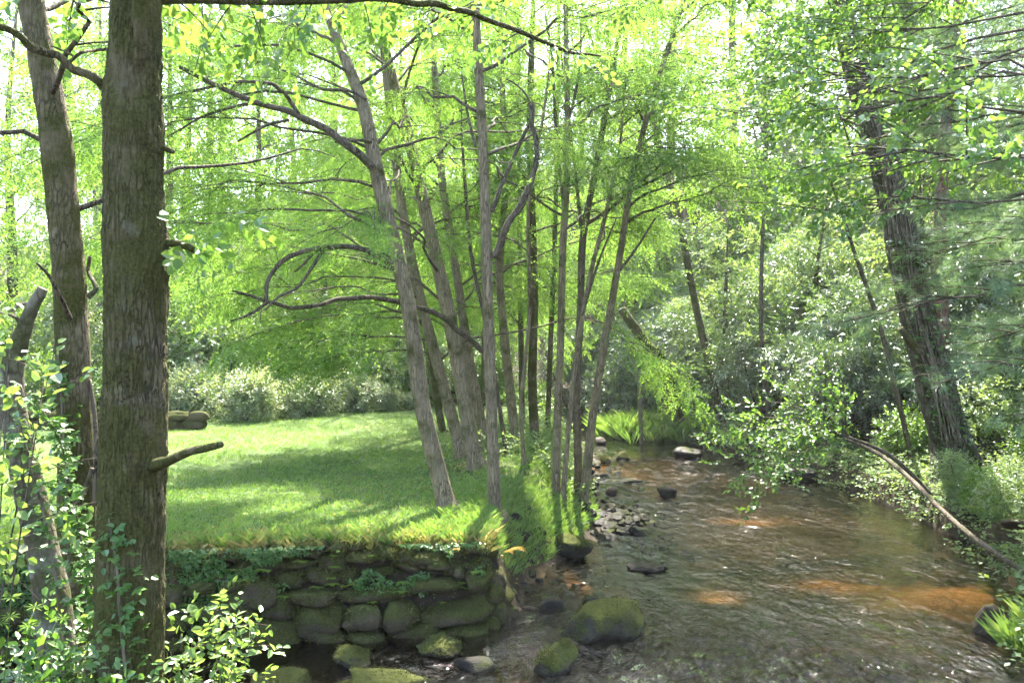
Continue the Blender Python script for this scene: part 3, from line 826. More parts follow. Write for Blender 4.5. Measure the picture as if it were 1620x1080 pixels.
build_tree('locust_tree', 'dark trunk on the bank edge splitting into two stems high up',
    [(914, 706, da + 2.4, 15), (912, 620, da + 2.4, 14), (918, 500, da + 2.4, 13), (922, 380, da + 2.4, 13), (940, 280, da + 2.4, 12), (963, 150, da + 2.4, 10), (988, 0, da + 2.4, 8)], 'bark_dark', LG, world_top=12.5,
    branches=[[(925, 355, da + 2.4, 7), (960, 335, da + 2.3, 6), (995, 305, da + 2.2, 5), (1040, 282, da + 2, 4), (1075, 262, da + 1.9, 3)], [(919, 360, da + 2.4, 6), (908, 250, da + 2.5, 5), (895, 150, da + 2.6, 4), (885, 60, da + 2.6, 3)],
              [(963, 150, da + 2.4, 6), (948, 100, da + 2.5, 4), (925, 30, da + 2.6, 3)], [(973, 90, da + 2.4, 5), (935, 110, da + 2.2, 4), (890, 140, da + 2, 3)]],
    crown=dict(zlo=6, zhi=12, n=12, reach=3.6, droop=.5, sp=.2, az=.2, azp=.4))
build_tree('locust_tree', 'slender trunk leaning strongly over the stream from the rocky bank edge',
    [(930, 730, da + 2.0, 17), (940, 640, da + 2.0, 15), (957, 540, da + 2, 14), (983, 390, da + 2, 12), (1002, 270, da + 2, 11), (1040, 130, da + 2, 10), (1082, 0, da + 2, 8)], 'bark_locust', LG, world_top=11.5,
    branches=[[(978, 430, da + 2, 5), (1005, 395, da + 1.9, 4), (1037, 345, da + 1.8, 3)], [(1000, 300, da + 2, 5), (1035, 270, da + 1.9, 4), (1085, 230, da + 1.8, 3)], [(1030, 165, da + 2, 4), (1000, 185, da + 2.1, 3), (970, 215, da + 2.2, 2)]],
    crown=dict(zlo=6, zhi=11.2, n=13, reach=3.4, droop=.5, sp=.19, az=.1, azp=.4))
for (px, d, w, l, lab) in [(776, 23, 12, -8, 'straight dark trunk far back in the clump, behind the straight front tree'), (866, 24, 10, 6, 'slim far trunk seen between the ivy-footed trunk and the reddish-footed one'),
                      (826, 25, 11, -2, 'slim grey far trunk behind the thin upright stem'), (700, 23, 14, -30, 'leaning far trunk at the back left of the clump')]:
    build_tree('locust_tree', lab, [(px, 680, d, w), (px + l, 520, d, w * .9), (px + 2 * l, 360, d, w * .8), (px + 2.6 * l, 200, d, w * .7), (px + 3 * l, 60, d, w * .6)], 'bark_moss2', LG, world_top=15, sides=12, n=40,
               crown=dict(zlo=4, zhi=14.5, n=14, reach=4.5, droop=.6, sp=.24, s0=1.0, s1=1.5))

# the big trees close by on the left -------------------------------------
A = 4.6
tA = build_tree('alder_tree', 'thick straight mossy trunk with furrowed bark, standing alone in front of the lawn and wall',
    [(206, 1120, A, 100), (206, 950, A, 98), (208, 800, A, 100), (211, 700, A, 96), (213, 600, A, 94), (213, 540, A, 92), (215, 440, A, 91), (214, 380, A, 96), (212, 300, A, 88), (213, 210, A, 86), (211, 150, A, 84), (214, 60, A, 76), (214, -60, A, 72)],
    'bark_moss', 'mossy trees on the near bank', world_top=13, sides=110, n=360, amp=.06, ridges=.015, flare=1.15,
    branches=[[(178, 150, A, 20), (150, 128, A - .05, 16), (105, 100, A - .1, 14), (60, 78, A - .2, 14), (20, 52, A - .3, 12), (-40, 20, A - .4, 12), (-140, -40, A - .5, 9)],
              [(108, 100, A - .1, 6), (128, 84, A - .1, 5), (150, 80, A + .1, 5), (170, 78, A + .1, 6)],
              [(118, 90, A - .1, 4), (95, 78, A, 3), (80, 73, A, 2)],
              [(222, 95, A - .16, 18), (222, 50, A - .22, 22), (221, 0, A - .25, 24), (222, -90, A - .3, 22)],
              [(244, 736, A - .1, 22), (272, 726, A - .3, 16), (300, 714, A - .45, 14), (328, 708, A - .6, 13), (349, 703, A - .7, 11)],
              [(250, 384, A, 14), (270, 384, A, 12), (290, 388, A, 12), (308, 394, A, 10), (322, 385, A, 5)],
              [(252, 232, A, 10), (264, 236, A, 9), (275, 241, A, 7)],
              [(230, 0, A, 20), (270, 3, A + .1, 16), (400, 2, A + .4, 14), (560, -3, A + .8, 12), (640, 0, A + 1.2, 11), (705, 12, A + 1.4, 10), (760, 28, A + 1.6, 9), (850, 62, A + 2, 7), (905, 84, A + 2.3, 5), (950, 89, A + 2.6, 3)]],
    crown=dict(zlo=6.3, zhi=12.5, n=14, reach=3.6, droop=.45, nsub=8, sp=.2, keep=.9), leaf='alder', temps=TWIG_A, branch_bark='bark_moss2')
baseA = np.array(tA.location)
tw = []
for k in range(30):
    px = 275 + 640 * k / 30 + random.uniform(-15, 15); dd = A + .1 + 2.2 * (px - 255) / 650
    py0 = np.interp(px, [255, 600, 640, 705, 760, 850, 950], [2, -2, 0, 12, 28, 62, 89])
    L = random.uniform(25, 100) if px < 640 else random.uniform(15, 60)
    dx = random.uniform(-60, 60)
    tw.append(np.array([P(px, py0, dd), P(px + dx * .4, py0 + (L * .35 if k % 3 else -L * .3), dd + random.uniform(-.2, .2)), P(px + dx, py0 + (L if k % 3 else -L), dd + random.uniform(-.5, .5))]))
tubes = [tube(t_, [.006, .004, .002], n=6, sides=5) for t_ in tw]
for q in [(300, 390), (320, 375), (340, 360), (355, 350), (290, 385)]:
    tw.append(np.array([P(290, 388, A), P((290 + q[0]) / 2 + 8, (388 + q[1]) / 2 - 5, A), P(q[0] + 20, q[1] - 5, A - .1)]))
brA = [c for c in tA.children if c.name.startswith('branch')][7]
for V, F in tubes: obj('twig', mesh('twig', V - baseA, F, mat=M['bark_dark']), brA)
add_leaf_mesh('leaves', leaves_on(tw, TWIG_A, .13, .7, 1.0, cull=False, jit=.7, upj=.6), baseA, M['alder'], tA)

B = 6.0
build_tree('alder_tree', 'slimmer moss-covered trunk leaning slightly, just left of the thick mossy trunk',
    [(126, 1040, B, 58), (124, 900, B, 56), (121, 750, B, 54), (117, 600, B, 51), (110, 450, B, 49), (100, 330, B, 47), (86, 200, B, 45), (68, 100, B, 41), (48, 0, B, 38), (28, -100, B, 34)],
    'bark_moss2', 'mossy trees on the near bank', world_top=12, sides=64, n=240, amp=.06, ridges=.006, flare=1.2,
    branches=[[(112, 505, B - .15, 7), (100, 480, B - .3, 7), (88, 455, B - .4, 6), (75, 433, B - .5, 5), (58, 416, B - .6, 4)], [(150, 800, B - .1, 9), (152, 720, B - .1, 8), (150, 660, B - .05, 7), (142, 600, B, 6)],
              [(120, 800, B - .2, 9), (132, 780, B - .25, 8), (146, 740, B - .25, 7)],
              [(140, 470, B, 9), (152, 455, B, 8), (140, 430, B + .1, 6), (142, 405, B + .1, 5)]],
    crown=dict(r=.02, zlo=4.6, zhi=11, n=15, reach=2.6, droop=.45, nsub=7, sp=.19, keep=.9), leaf='alder', temps=TWIG_A)
C = 5.0
tC = build_tree('broken_tree', 'leaning grey trunk snapped off at head height, ivy climbing one side',
    [(94, 1060, C, 66), (84, 960, C, 62), (66, 860, C, 56), (48, 780, C, 52), (30, 700, C, 48), (18, 620, C, 44), (22, 570, C, 38), (38, 520, C, 27), (52, 485, C, 22), (68, 456, C, 17)],
    'bark_grey', 'mossy trees on the near bank', sides=48, n=160, amp=.08, ridges=.004, flare=1.2, branches=[[(35, 525, C, 9), (28, 505, C - .05, 6), (12, 497, C - .1, 5), (-10, 492, C - .1, 3)], [(45, 480, C, 6), (30, 483, C, 5), (18, 492, C, 4)]], branch_bark='dead')

# ivy on the leaning trunk -----------------------------------------------
def ivy_on(name, label, axis_px, side_px, n, size, spread, mat='ivy', parent_loc=None):
    pts = np.array([P(a, b, d) for a, b, d in axis_px])
    path = catmull(pts, 60)
    t = thing(name, label, 'ivy', (pts[-1][0], pts[-1][1], gz1(pts[-1][0], pts[-1][1])))
    base = np.array(t.location)
    lowp = np.vstack([path, [base]])
    V, F = tube(lowp[::-1], np.linspace(.010, .004, len(lowp)), n=50, sides=6, amp=.2, freq=12)
    obj('stem', mesh('stem', V - base, F, mat=M['dead']), t)
    u = rng.random(n) * (len(path) - 1)
    p = np.stack([np.interp(u, np.arange(len(path)), c) for c in path.T], 1) + rng.normal(size=(n, 3)) * np.array([spread, spread * .6, .04])
    fw = np.stack([rng.normal(size=n) * .5 + .6, -np.abs(rng.normal(size=n)) * .7 - .1, rng.normal(size=n) * .4 - .2], 1)
    up = np.stack([rng.normal(size=n) * .4, rng.normal(size=n) * .4 - .3, np.ones(n)], 1)
    V, F, r = place([t_ivy(size), t_leaf(size * 1.1, size * .9), t_ivy(size * .8)], p, fw, up, rng.uniform(.6, 1.25, n))
    obj('leaves', mesh('leaves', V - base, F, mat=M[mat], smooth=False, attr={'v': ('FACE', r)}), t)
    return t
ivy_on('ivy', 'bright sunlit ivy trailing down the side of the snapped grey trunk', [(62, 640, 4.9), (95, 700, 4.86), (112, 770, 4.84), (128, 850, 4.82), (145, 930, 4.82), (155, 1010, 4.8), (165, 1090, 4.8)], 1, 330, .05, .035)
ivy_on('ivy', 'dark ivy climbing the snapped grey trunk in the shade', [(20, 620, 4.72), (45, 720, 4.7), (70, 820, 4.68), (90, 930, 4.66), (100, 1060, 4.64)], 1, 160, .045, .05)
ivy_on('ivy', 'dark ivy creeping over the foot of the thick mossy trunk', [(172, 820, 4.42), (185, 900, 4.40), (190, 980, 4.39), (200, 1080, 4.38)], 1, 170, .04, .06)
ivy_on('ivy', 'ivy on the moss-covered leaning trunk beside the thick one', [(92, 560, 5.86), (98, 650, 5.84), (104, 760, 5.82), (108, 880, 5.8), (112, 1000, 5.8)], 1, 130, .06, .05)

# plants at the foot of the near trees -------------------------------------
def bushlet(name, label, base, tips, leafT, mat, spacing=.09, s=(.7, 1.1), catg='plant', r0=.006, group=None, cull=False):
    base = np.array([base[0], base[1], gz1(base[0], base[1])])
    t = thing(name, label, catg, base, group)
    tubes, tw = [], []
    for tp in tips:
        mid = (base * .45 + tp * .55) + np.array([rng.normal() * .05, rng.normal() * .05, .08])
        path = catmull([base + rng.normal(size=3) * [.02, .02, 0], mid, tp], 9)
        tubes.append(tube(path, np.linspace(r0, r0 * .3, 9), n=9, sides=5, smooth_path=False)); tw.append(path[3:])
        for k in range(3):
            i0 = rng.integers(4, 8); d = rng.normal(size=3) * [1, 1, .4]
            e = path[i0] + unit(d) * np.linalg.norm(tp - base) * rng.uniform(.12, .25)
            sp = catmull([path[i0], (path[i0] + e) / 2 + [0, 0, .02], e], 5)
            tubes.append(tube(sp, np.linspace(r0 * .4, r0 * .15, 5), n=5, sides=4, smooth_path=False)); tw.append(sp)
    V, F = cat(tubes)
    obj('stem', mesh('stem', V - base, F, mat=M['bark_dark']), t)
    add_leaf_mesh('leaves', leaves_on(tw, leafT, spacing, *s, cull=cull, jit=.6, dz=.05, upj=.4), base, M[mat], t)
    return t
SAP = [t_twig(4, .09, .058, .034, spread=1.3) for _ in range(5)]
bushlet('sapling', 'bright leafy sapling with oval leaves beside the foot of the thick mossy trunk', P(320, 1290, 4.8)[:2],
        [P(350, 930, 4.8), (P(300, 960, 4.9)), P(405, 992, 4.7), P(375, 1040, 4.6), P(285, 1000, 4.9), P(330, 985, 4.8), P(360, 1000, 4.9), P(300, 1050, 4.7), P(375, 960, 4.8), P(270, 1030, 4.8)], SAP, 'bright', .075, (.8, 1.15), 'sapling')
bushlet('leafy_plant', 'tangle of mid-green leaves at the foot of the snapped grey trunk', P(60, 1300, 4.6)[:2],
        [P(30, 1000, 4.6), P(75, 985, 4.7), P(110, 1010, 4.5), P(10, 1050, 4.4), P(130, 1040, 4.5), P(60, 1040, 4.4), P(95, 1060, 4.3)], [t_twig(5, .14, .07, .035) for _ in range(4)], 'ivy', .09, (.8, 1.2))
bushlet('leafy_plant', 'low pale-edged leaves between the snapped trunk and the thick mossy trunk', P(150, 1330, 4.5)[:2],
        [P(120, 1000, 4.5), P(140, 985, 4.55), P(135, 1050, 4.3), P(100, 1040, 4.4), P(85, 1075, 4.3)], SAP, 'bright', .08, (.8, 1.2))
bushlet('leafy_plant', 'few broad leaves sprouting in front of the thick mossy trunk', P(190, 1330, 4.2)[:2],
        [P(160, 1055, 4.2), P(190, 1060, 4.15), P(178, 1080, 4.1)], [t_twig(4, .08, .06, .04) for _ in range(4)], 'ivy', .1, (.8, 1.2))
bushlet('leafy_plant', 'twiggy leaves hanging in front of the left-hand snapped trunk', P(-40, 1300, 4.7)[:2],
        [P(15, 560, 4.7), P(70, 600, 4.7), P(25, 480, 4.8), P(5, 650, 4.6), P(85, 560, 4.9)], [t_twig(4, .12, .07, .05) for _ in range(4)], 'bright', .17, (.8, 1.2), r0=.008)
# whorled goosegrass
pb = P(-20, 1300, 4.3); pb[2] = gz1(pb[0], pb[1])
t = thing('goosegrass', 'thin-stemmed weed with star-shaped whorls of narrow leaves beside the snapped trunk', 'plant', pb)
tubes = []; pos = []; up = []
for tp in [(0, 985), (16, 975), (45, 990), (18, 945), (55, 960), (100, 978)]:
    e = P(tp[0], tp[1], 4.3); tubes.append(tube(catmull([pb, (pb * .4 + e * .6) + [0, 0, .05], e], 9), np.linspace(.003, .0015, 9), n=9, sides=4, smooth_path=False))
    pos.append(e); up.append(e - pb + [.1, -.25, 0])
WH = [np.concatenate([rot(t_leaf1(.055, .010), yaw=k * .785, pitch=.15) for k in range(8)])]
V, F = cat(tubes); obj('stem', mesh('stem', V - pb, F, mat=M['fern']), t)
up = np.array(up); add_leaf_mesh('leaves', place(WH, np.array(pos), np.cross(up, [0.3, 0, 1.0]), up, np.ones(len(pos))), pb, M['fern'], t)

# right-hand side ----------------------------------------------------------
def far_limbs(t, base, s0, n, zlo, zhi, reach, azs, leaf, temps, bark, sp=.2, droop=.4, elev=.3, nsub=8, keep=1.0, s=(.8, 1.2), r0=.045, jit=.5, dz=-.2, upj=.5, u0=.25):
    twigs = []
    for k in range(n):
        z = zlo + (zhi - zlo) * (k + rng.random() * .6) / n
        st = np.array([s0[0], s0[1], z])
        tb, tw = make_limb(st, rng.uniform(*azs), elev * rng.uniform(.4, 1.3), reach * rng.uniform(.75, 1.15), r0, droop=droop, nsub=nsub, u0=u0)
        V, F = cat(tb); obj('branch', mesh('branch', V - base, F, mat=M[bark]), t)
        twigs += tw
    add_leaf_mesh('crown', leaves_on(twigs, temps, sp, *s, keep=keep, jit=jit, dz=dz, upj=upj), base, M[leaf], t)

tO = build_tree('oak_tree', 'massive leaning mossy trunk scarred with ivy stems, flaring at its foot on the far bank',
    [(1516, 740, 18, 80), (1503, 690, 18, 66), (1482, 620, 18, 57), (1463, 550, 18, 53), (1442, 450, 18, 50), (1421, 350, 18, 46), (1400, 260, 18, 45), (1376, 180, 18, 42), (1352, 100, 18, 38), (1335, 30, 18, 34), (1318, -40, 18, 30)],
    'bark_oak', world_top=14, sides=48, n=200, amp=.10, ridges=.012, flare=1.5, branch_bark='bark_moss2',
    branches=[[(1412, 290, 18, 14), (1420, 240, 18.2, 12), (1432, 190, 18.4, 10), (1434, 150, 18.5, 8)], [(1424, 235, 18.2, 7), (1445, 215, 18.3, 6), (1465, 195, 18.4, 4)],
              [(1395, 150, 18, 10), (1430, 142, 18, 9), (1460, 145, 18.2, 7)], [(1350, 110, 18, 16), (1370, 60, 17.5, 13), (1400, 10, 17, 10), (1440, -60, 16.5, 8)],
              [(1468, 570, 17.7, 16), (1440, 540, 17.4, 13), (1425, 520, 17.2, 9)]],
    crown=dict(zlo=7.2, zhi=13.5, n=19, reach=5.8, droop=.4, nsub=9, sp=.24, s0=1.0, s1=1.5), leaf='alder', temps=TWIG_A)
# ivy stems clinging to the oak
baseO = np.array(tO.location)
tub = []
for k in range(14):
    x0 = random.uniform(-24, 24); ph = random.uniform(0, 6)
    pth = []
    for py in np.linspace(700, 180, 14):
        cx = np.interp(py, [180, 260, 350, 450, 550, 620, 700], [1376, 1400, 1421, 1442, 1463, 1482, 1507])
        hw = np.interp(py, [180, 700], [23, 40]); xo = np.clip(x0 + 9 * math.sin(py * .018 + ph), -.93 * hw, .93 * hw)
        dep = 18 - math.sqrt(max(hw ** 2 - xo ** 2, 4)) * 18 / FPX - .01
        pth.append(P(cx + xo, py, dep))
    tub.append(tube(np.array(pth), np.full(14, random.uniform(.008, .018)), n=50, sides=5))
trO = [c for c in tO.children if c.name.startswith('trunk')][0]
for V, F in tub: obj('ivy_stem', mesh('ivy_stem', V - baseO, F, mat=M['dead']), trO)
p = np.array([P(np.interp(py, [180, 700], [1376, 1507]) + random.uniform(-26, 34), py, 17.6 + random.uniform(-.1, .1)) for py in rng.uniform(380, 720, 500)])
add_leaf_mesh('ivy_leaves', place([t_ivy(.09), t_leaf(.09, .07)], p, np.stack([rng.normal(size=500) * .6, -np.ones(500), rng.normal(size=500) * .4 - .3], 1), np.stack([rng.normal(size=500) * .3, 0 * p[:, 0] - .3, np.ones(500)], 1), rng.uniform(.6, 1.3, 500)), baseO, M['ivy'], trO)

build_tree('pine_tree', 'reddish straight pine trunk with a pale bare loop of twig, behind the massive leaning trunk',
    [(1492, 600, 21, 21), (1488, 400, 21, 20), (1487, 340, 21, 19), (1492, 250, 21, 18), (1500, 150, 21, 17), (1508, 70, 21, 16), (1518, -10, 21, 15)], 'bark_pine', world_top=16, sides=20, n=70,
    branches=[[(1496, 146, 20.8, 4), (1478, 140, 20.5, 4), (1472, 125, 20.4, 4), (1480, 112, 20.3, 3), (1500, 106, 20.3, 3), (1514, 112, 20.4, 3), (1516, 126, 20.4, 3), (1508, 142, 20.5, 2)],
              [(1505, 65, 21, 6), (1470, 85, 20.6, 4), (1440, 98, 20.3, 3)]], branch_bark='dead',
    crown=dict(zlo=10, zhi=15.5, n=10, reach=3.2, droop=.3, nsub=7, sp=.2), leaf='pine', temps=[t_needles(16, .16, .007, .2) for _ in range(4)])
build_tree('woodland_tree', 'upright grey trunk behind the gap between the massive trunk and the reddish pine',
    [(1476, 600, 25, 26), (1474, 400, 25, 25), (1470, 210, 25, 24), (1458, 130, 25, 22), (1445, 60, 25, 20), (1432, 0, 25, 18)], 'bark_moss2', world_top=15, sides=16, n=50,
    crown=dict(zlo=7, zhi=14.5, n=12, reach=4.2, droop=.4, sp=.3, s0=1.1, s1=1.6), leaf='wood', temps=TWIG_A)
build_tree('thin_tree', 'thin dark sapling trunk leaning steeply among the glossy evergreen bushes',
    [(1425, 650, 20, 8), (1403, 555, 20, 7.5), (1380, 480, 20, 7), (1352, 400, 20, 6), (1330, 330, 20, 5), (1310, 275, 20, 4)], 'bark_dark', world_top=10, sides=10, n=40,
    crown=dict(zlo=7.5, zhi=9.8, n=6, reach=1.8, sp=.25), leaf='wood', temps=TWIG_A)
build_tree('thin_tree', 'crooked thin trunk rising from the evergreen thicket beside the stream bend',
    [(1215, 640, 26, 7), (1205, 540, 26, 7), (1204, 470, 26, 7), (1206, 380, 26, 6), (1210, 310, 26, 5), (1212, 250, 26, 5)], 'bark_dark', world_top=16, sides=10, n=40,
    crown=dict(zlo=7.5, zhi=15, n=13, reach=4.6, sp=.3, s0=1, s1=1.5, r=.03), leaf='alder', temps=TWIG_A)
build_tree('thin_tree', 'leaning trunk beyond the stream bend, tilted away from the clump',
    [(1140, 660, 29, 12), (1100, 480, 29, 11), (1075, 350, 29, 11), (1055, 280, 29, 10), (1042, 230, 29, 9)], 'bark_moss2', world_top=15, sides=12, n=40,
    crown=dict(zlo=6.6, zhi=14.5, n=15, reach=4.6, sp=.28, s0=1.1, s1=1.5), leaf='wood', temps=TWIG_A)

# pine whose needle sprays hang in from the right
pb = np.array([10.6, 12.2, 0]); pb[2] = gz1(pb[0], pb[1])
t = thing('pine_tree', 'pine whose blue-green needle sprays reach in over the right bank', 'tree', pb)
V, F = tube([pb - [0, 0, .1], pb + [0, 0, 4], pb + [.1, .1, 9], pb + [.1, .2, 13]], [.24, .2, .13, .02], n=40, sides=18, amp=.06)
obj('trunk', mesh('trunk', V - pb, F, mat=M['bark_pine']), t)
NEED = [t_needles(26, .14, .0055, .18) for _ in range(6)]
far_limbs(t, pb, pb, 15, 2.9, 9.5, 4.9, (PI * .72, PI * 1.12), 'pine', NEED, 'bark_dark', sp=.062, droop=.22, elev=.12, nsub=11, r0=.035, jit=.5, dz=-.1, s=(.9, 1.4), upj=.6, keep=.9)
far_limbs(t, pb, pb, 6, 6, 12, 3.5, (-PI * .4, PI * .5), 'pine', NEED, 'bark_dark', sp=.14, droop=.25, elev=.3, r0=.035)
# alder whose boughs hang over the stream from the right
pb = np.array([9.6, 9.2, 0]); pb[2] = gz1(pb[0], pb[1])
t = thing('alder_tree', 'alder whose round-leaved boughs overhang the stream high on the right', 'tree', pb)
V, F = tube([pb - [0, 0, .1], pb + [-.1, 0, 4], pb + [-.3, .1, 9], pb + [-.4, .2, 13]], [.26, .2, .13, .02], n=40, sides=18, amp=.06)
obj('trunk', mesh('trunk', V - pb, F, mat=M['bark_moss2']), t)
far_limbs(t, pb, pb + [-.2, 0, 0], 20, 5.2, 11.5, 7.0, (PI * .68, PI * 1.02), 'alder', TWIG_A, 'bark_dark', sp=.13, droop=.14, elev=.14, nsub=11, r0=.03, keep=.95, u0=.64)

# overhanging leafy bough low over the water
pb = np.array([8.75, 17.0, 0]); pb[2] = gz1(pb[0], pb[1])
t = thing('alder_shrub', 'leafy alder bush arching low over the water from the right bank', 'shrub', pb)
tips = [P(x, y, d) for x, y, d in [(1110, 655, 16.4), (1150, 640, 17), (1210, 600, 17.5), (1290, 590, 17.5), (1330, 600, 17.5), (1105, 690, 16), (1150, 700, 16), (1190, 730, 15.8), (1195, 770, 15.5), (1180, 815, 15),
        (1230, 720, 16), (1270, 690, 16.4), (1290, 650, 17), (1240, 640, 17), (1190, 670, 16.6), (1330, 660, 17), (1160, 760, 15.6), (1250, 760, 16), (1310, 620, 17.2), (1130, 730, 15.8), (1220, 690, 16)]]
tubes, tw = [], []
hub = P(1340, 690, 17)
tubes.append(tube([pb, (pb + hub) / 2 + [0, 0, .25], hub], [.06, .045, .03], n=10, sides=7))
for tp in tips:
    mid = (hub + tp) / 2 + np.array([0, 0, .25 + .1 * rng.normal()])
    path = catmull([hub, mid, tp], 10); tubes.append(tube(path, np.linspace(.018, .003, 10), n=10, sides=5, smooth_path=False)); tw.append(path[4:])
    for k in range(5):
        i0 = rng.integers(3, 9); e = path[i0] + unit(rng.normal(size=3) * [1, 1, .35]) * rng.uniform(.25, .55) + [0, 0, -.12]
        tw.append(np.array([path[i0], (path[i0] + e) / 2, e]))
V, F = cat(tubes); obj('stem', mesh('stem', V - pb, F, mat=M['bark_dark']), t)
add_leaf_mesh('leaves', leaves_on(tw, [t_twig(6, .26, .085, .07) for _ in range(5)], .15, .8, 1.2, jit=.6, dz=-.05, cull=False), pb, M['alder'], t)
V, F = tube([P(1208, 700, 15.8), P(1206, 735, 15.7), P(1214, 757, 15.6)], [.007, .006, .004], n=10, sides=5)
obj('stem', mesh('stem', V - pb, F, mat=M['dead']), t)

# fallen branch along the right bank
pts, rad = px_path([(1650, 922, 11.6, 9), (1590, 884, 12.3, 9), (1530, 842, 13.2, 9), (1478, 795, 14.2, 8), (1440, 757, 15.2, 7), (1390, 718, 16.4, 7), (1335, 693, 17.2, 4)])
V, F = tube(pts, rad, n=60, sides=10, amp=.12, freq=6)
o = obj('fallen_branch', mesh('fallen_branch', V - pts[0], F, mat=M['bark_dark']), None, pts[0]); tag(o, 'long grey fallen branch slanting down the right bank to the water', 'branch')
pts, rad = px_path([(983, 488, 31, 13), (1005, 520, 31, 15), (1025, 548, 31, 17), (1050, 580, 31, 19), (1085, 640, 31, 20)])
g = gz1(pts[-1][0], pts[-1][1]); pts[-1][2] = g
V, F = tube(pts, rad, n=40, sides=12, amp=.1, freq=3)
o = obj('leaning_snag', mesh('leaning_snag', V - pts[-1], F, mat=M['bark_moss2']), None, pts[-1]); tag(o, 'broken mossy snag leaning over the bend of the stream', 'log')
pts, rad = px_path([(1011, 610, 30, 6), (1003, 570, 30, 5.5), (995, 530, 30, 5)])
pts = np.vstack([[pts[0][0] + .1, 30, gz1(pts[0][0] + .1, 30)], pts]); rad = np.concatenate([[.08], rad])
V, F = tube(pts, rad, n=20, sides=8, amp=.1)
o = obj('dead_pole', mesh('dead_pole', V - pts[0], F, mat=M['dead']), None, pts[0]); tag(o, 'pale thin dead stem standing beside the broken mossy snag', 'stem')

# ------------------------------------------------------------------ woodland behind: a few kinds, copied
def wood_template(kind, leafmat, temps, H=14, zlo=2.0, reach=4.6, n=24, dup=2, sp=.34, s=(.9, 1.4), bark='bark_moss2', r=.2, droop=.45, elev=.5):
    base = np.array([0, 0, 0.0])
    path = np.array([[0, 0, -.15], [.05, .03, H * .3], [.2 * rng.normal(), .2 * rng.normal(), H * .6], [.4 * rng.normal(), .4 * rng.normal(), H]])
    V, F = tube(path, [r * 1.3, r, r * .6, .02], n=30, sides=10, amp=.06)
    parts = {'trunk': mesh('trunk', V, F, mat=M[bark])}
    tubes, tw = [], []
    for k in range(n):
        u = (k + rng.random() * .6) / n
        z = zlo + (H - .5 - zlo) * u
        st = np.array([np.interp(z, path[:, 2], path[:, 0]), np.interp(z, path[:, 2], path[:, 1]), z])
        L = reach * (1 - .7 * u ** 1.6) * rng.uniform(.7, 1.15)
        tb, ww = make_limb(st, k * 2.4 + rng.random(), elev * rng.uniform(.4, 1.4), L, .035, droop=droop, nsub=7)
        tubes.append(tb[0]); tw += ww
    V, F = cat(tubes); parts['limbs'] = mesh('limbs', V, F, mat=M['bark_dark'])
    ps, ds = [], []
    for w_ in tw:
        p, d = sprays_on(w_, sp, .6)
        for q in range(dup):
            ps.append(p + rng.normal(size=p.shape) * .22 * (q > 0)); ds.append(unit(d + .4 * rng.normal(size=d.shape)))
    p = np.concatenate(ps); d = np.concatenate(ds); d[:, 2] -= .2
    V, F, rr = place(temps, p, d, np.array([0, 0, 1.0]) + .5 * rng.normal(size=p.shape), rng.uniform(*s, len(p)))
    parts['crown'] = mesh('crown', V, F, mat=M[leafmat], smooth=False, attr={'v': ('FACE', rr)})
    return parts

def put_tree(parts, name, label, cat_, x, y, sc, group, rz=None, zs=1.0):
    z = gz1(x, y)
    t = thing(name, label, cat_, (x, y, z), group, random.uniform(0, 6.28) if rz is None else rz)
    t.scale = (sc, sc, sc * zs)
    for k, me in parts.items(): obj(k, me, t)
    return t

WT = [wood_template('a', 'wood', TWIG_B), wood_template('b', 'wood', TWIG_B, H=16, reach=5.2, zlo=1.6), wood_template('c', 'wood2', TWIG_B, H=13, reach=4.4, zlo=1.2, droop=.3),
      wood_template('d', 'locust', SPRAY_M, H=13, reach=4.8, zlo=2.4, dup=1, sp=.3, s=(1.1, 1.7))]
WG = ['tall broadleaf trees of the wood behind the lawn', 'trees on the wooded slope beyond the stream']
WL = ['tall green broadleaf tree in the wood behind the lawn', 'pale grey-green tree in the wood behind the lawn', 'feathery bright green tree at the back of the lawn']
lawn_back = [(-27, 33, 1, 1), (-23, 38, 0, 1.1), (-19, 35, 2, 1), (-15.5, 39, 1, 1.0), (-12, 38.5, 0, .9), (-8.5, 40, 1, 1), (-5, 36, 3, .95), (-1.5, 43, 0, 1), (-10, 46, 2, 1.2), (-17, 47, 0, 1.2), (-24, 48, 1, 1.2), (-3, 52, 1, 1.2),
             (-32, 42, 2, 1.2), (-37, 34, 0, 1.2), (4, 50, 2, 1.1), (-21, 27, 3, .9), (-26, 24, 0, .9), (-2.5, 36.5, 3, .8), (-9.0, 39.5, 3, .85)]
lawn_back += [(-16.5, 23.5, 0, .75), (-19.5, 15, 2, .75), (-6.5, 38.5, 3, .9), (-1, 31.5, 3, .85), (-13, 31, 3, .9), (-14, 54, 1, 1.3), (-20, 58, 0, 1.3), (-7, 58, 0, 1.3), (0, 60, 1, 1.3), (-28, 56, 2, 1.3), (-36, 50, 1, 1.3), (-43, 42, 0, 1.3), (-12, 66, 0, 1.4), (-24, 68, 1, 1.4), (-3, 70, 2, 1.4), (-34, 64, 0, 1.4), (-46, 56, 1, 1.4), (-34, 26, 1, 1.1), (-42, 30, 0, 1.2), (-30, 18, 2, 1.0), (-24, 17, 3, .8)]
LAB = {0: WL[0], 1: WL[0], 2: WL[1], 3: WL[2]}
def spot_l(x, y):
    if x < -20: return ', beyond the snapped grey trunk'
    if x < -11: return ', past the low garden wall'
    if x < -4.5: return ', past the pale bushes'
    return ', straight behind the tree clump'
def spot_r(x, y):
    if y < 24: return ', near the massive leaning trunk'
    if x > 20: return ', high up the slope'
    if y > 44: return ', far up the valley'
    return ', above the evergreen thicket'
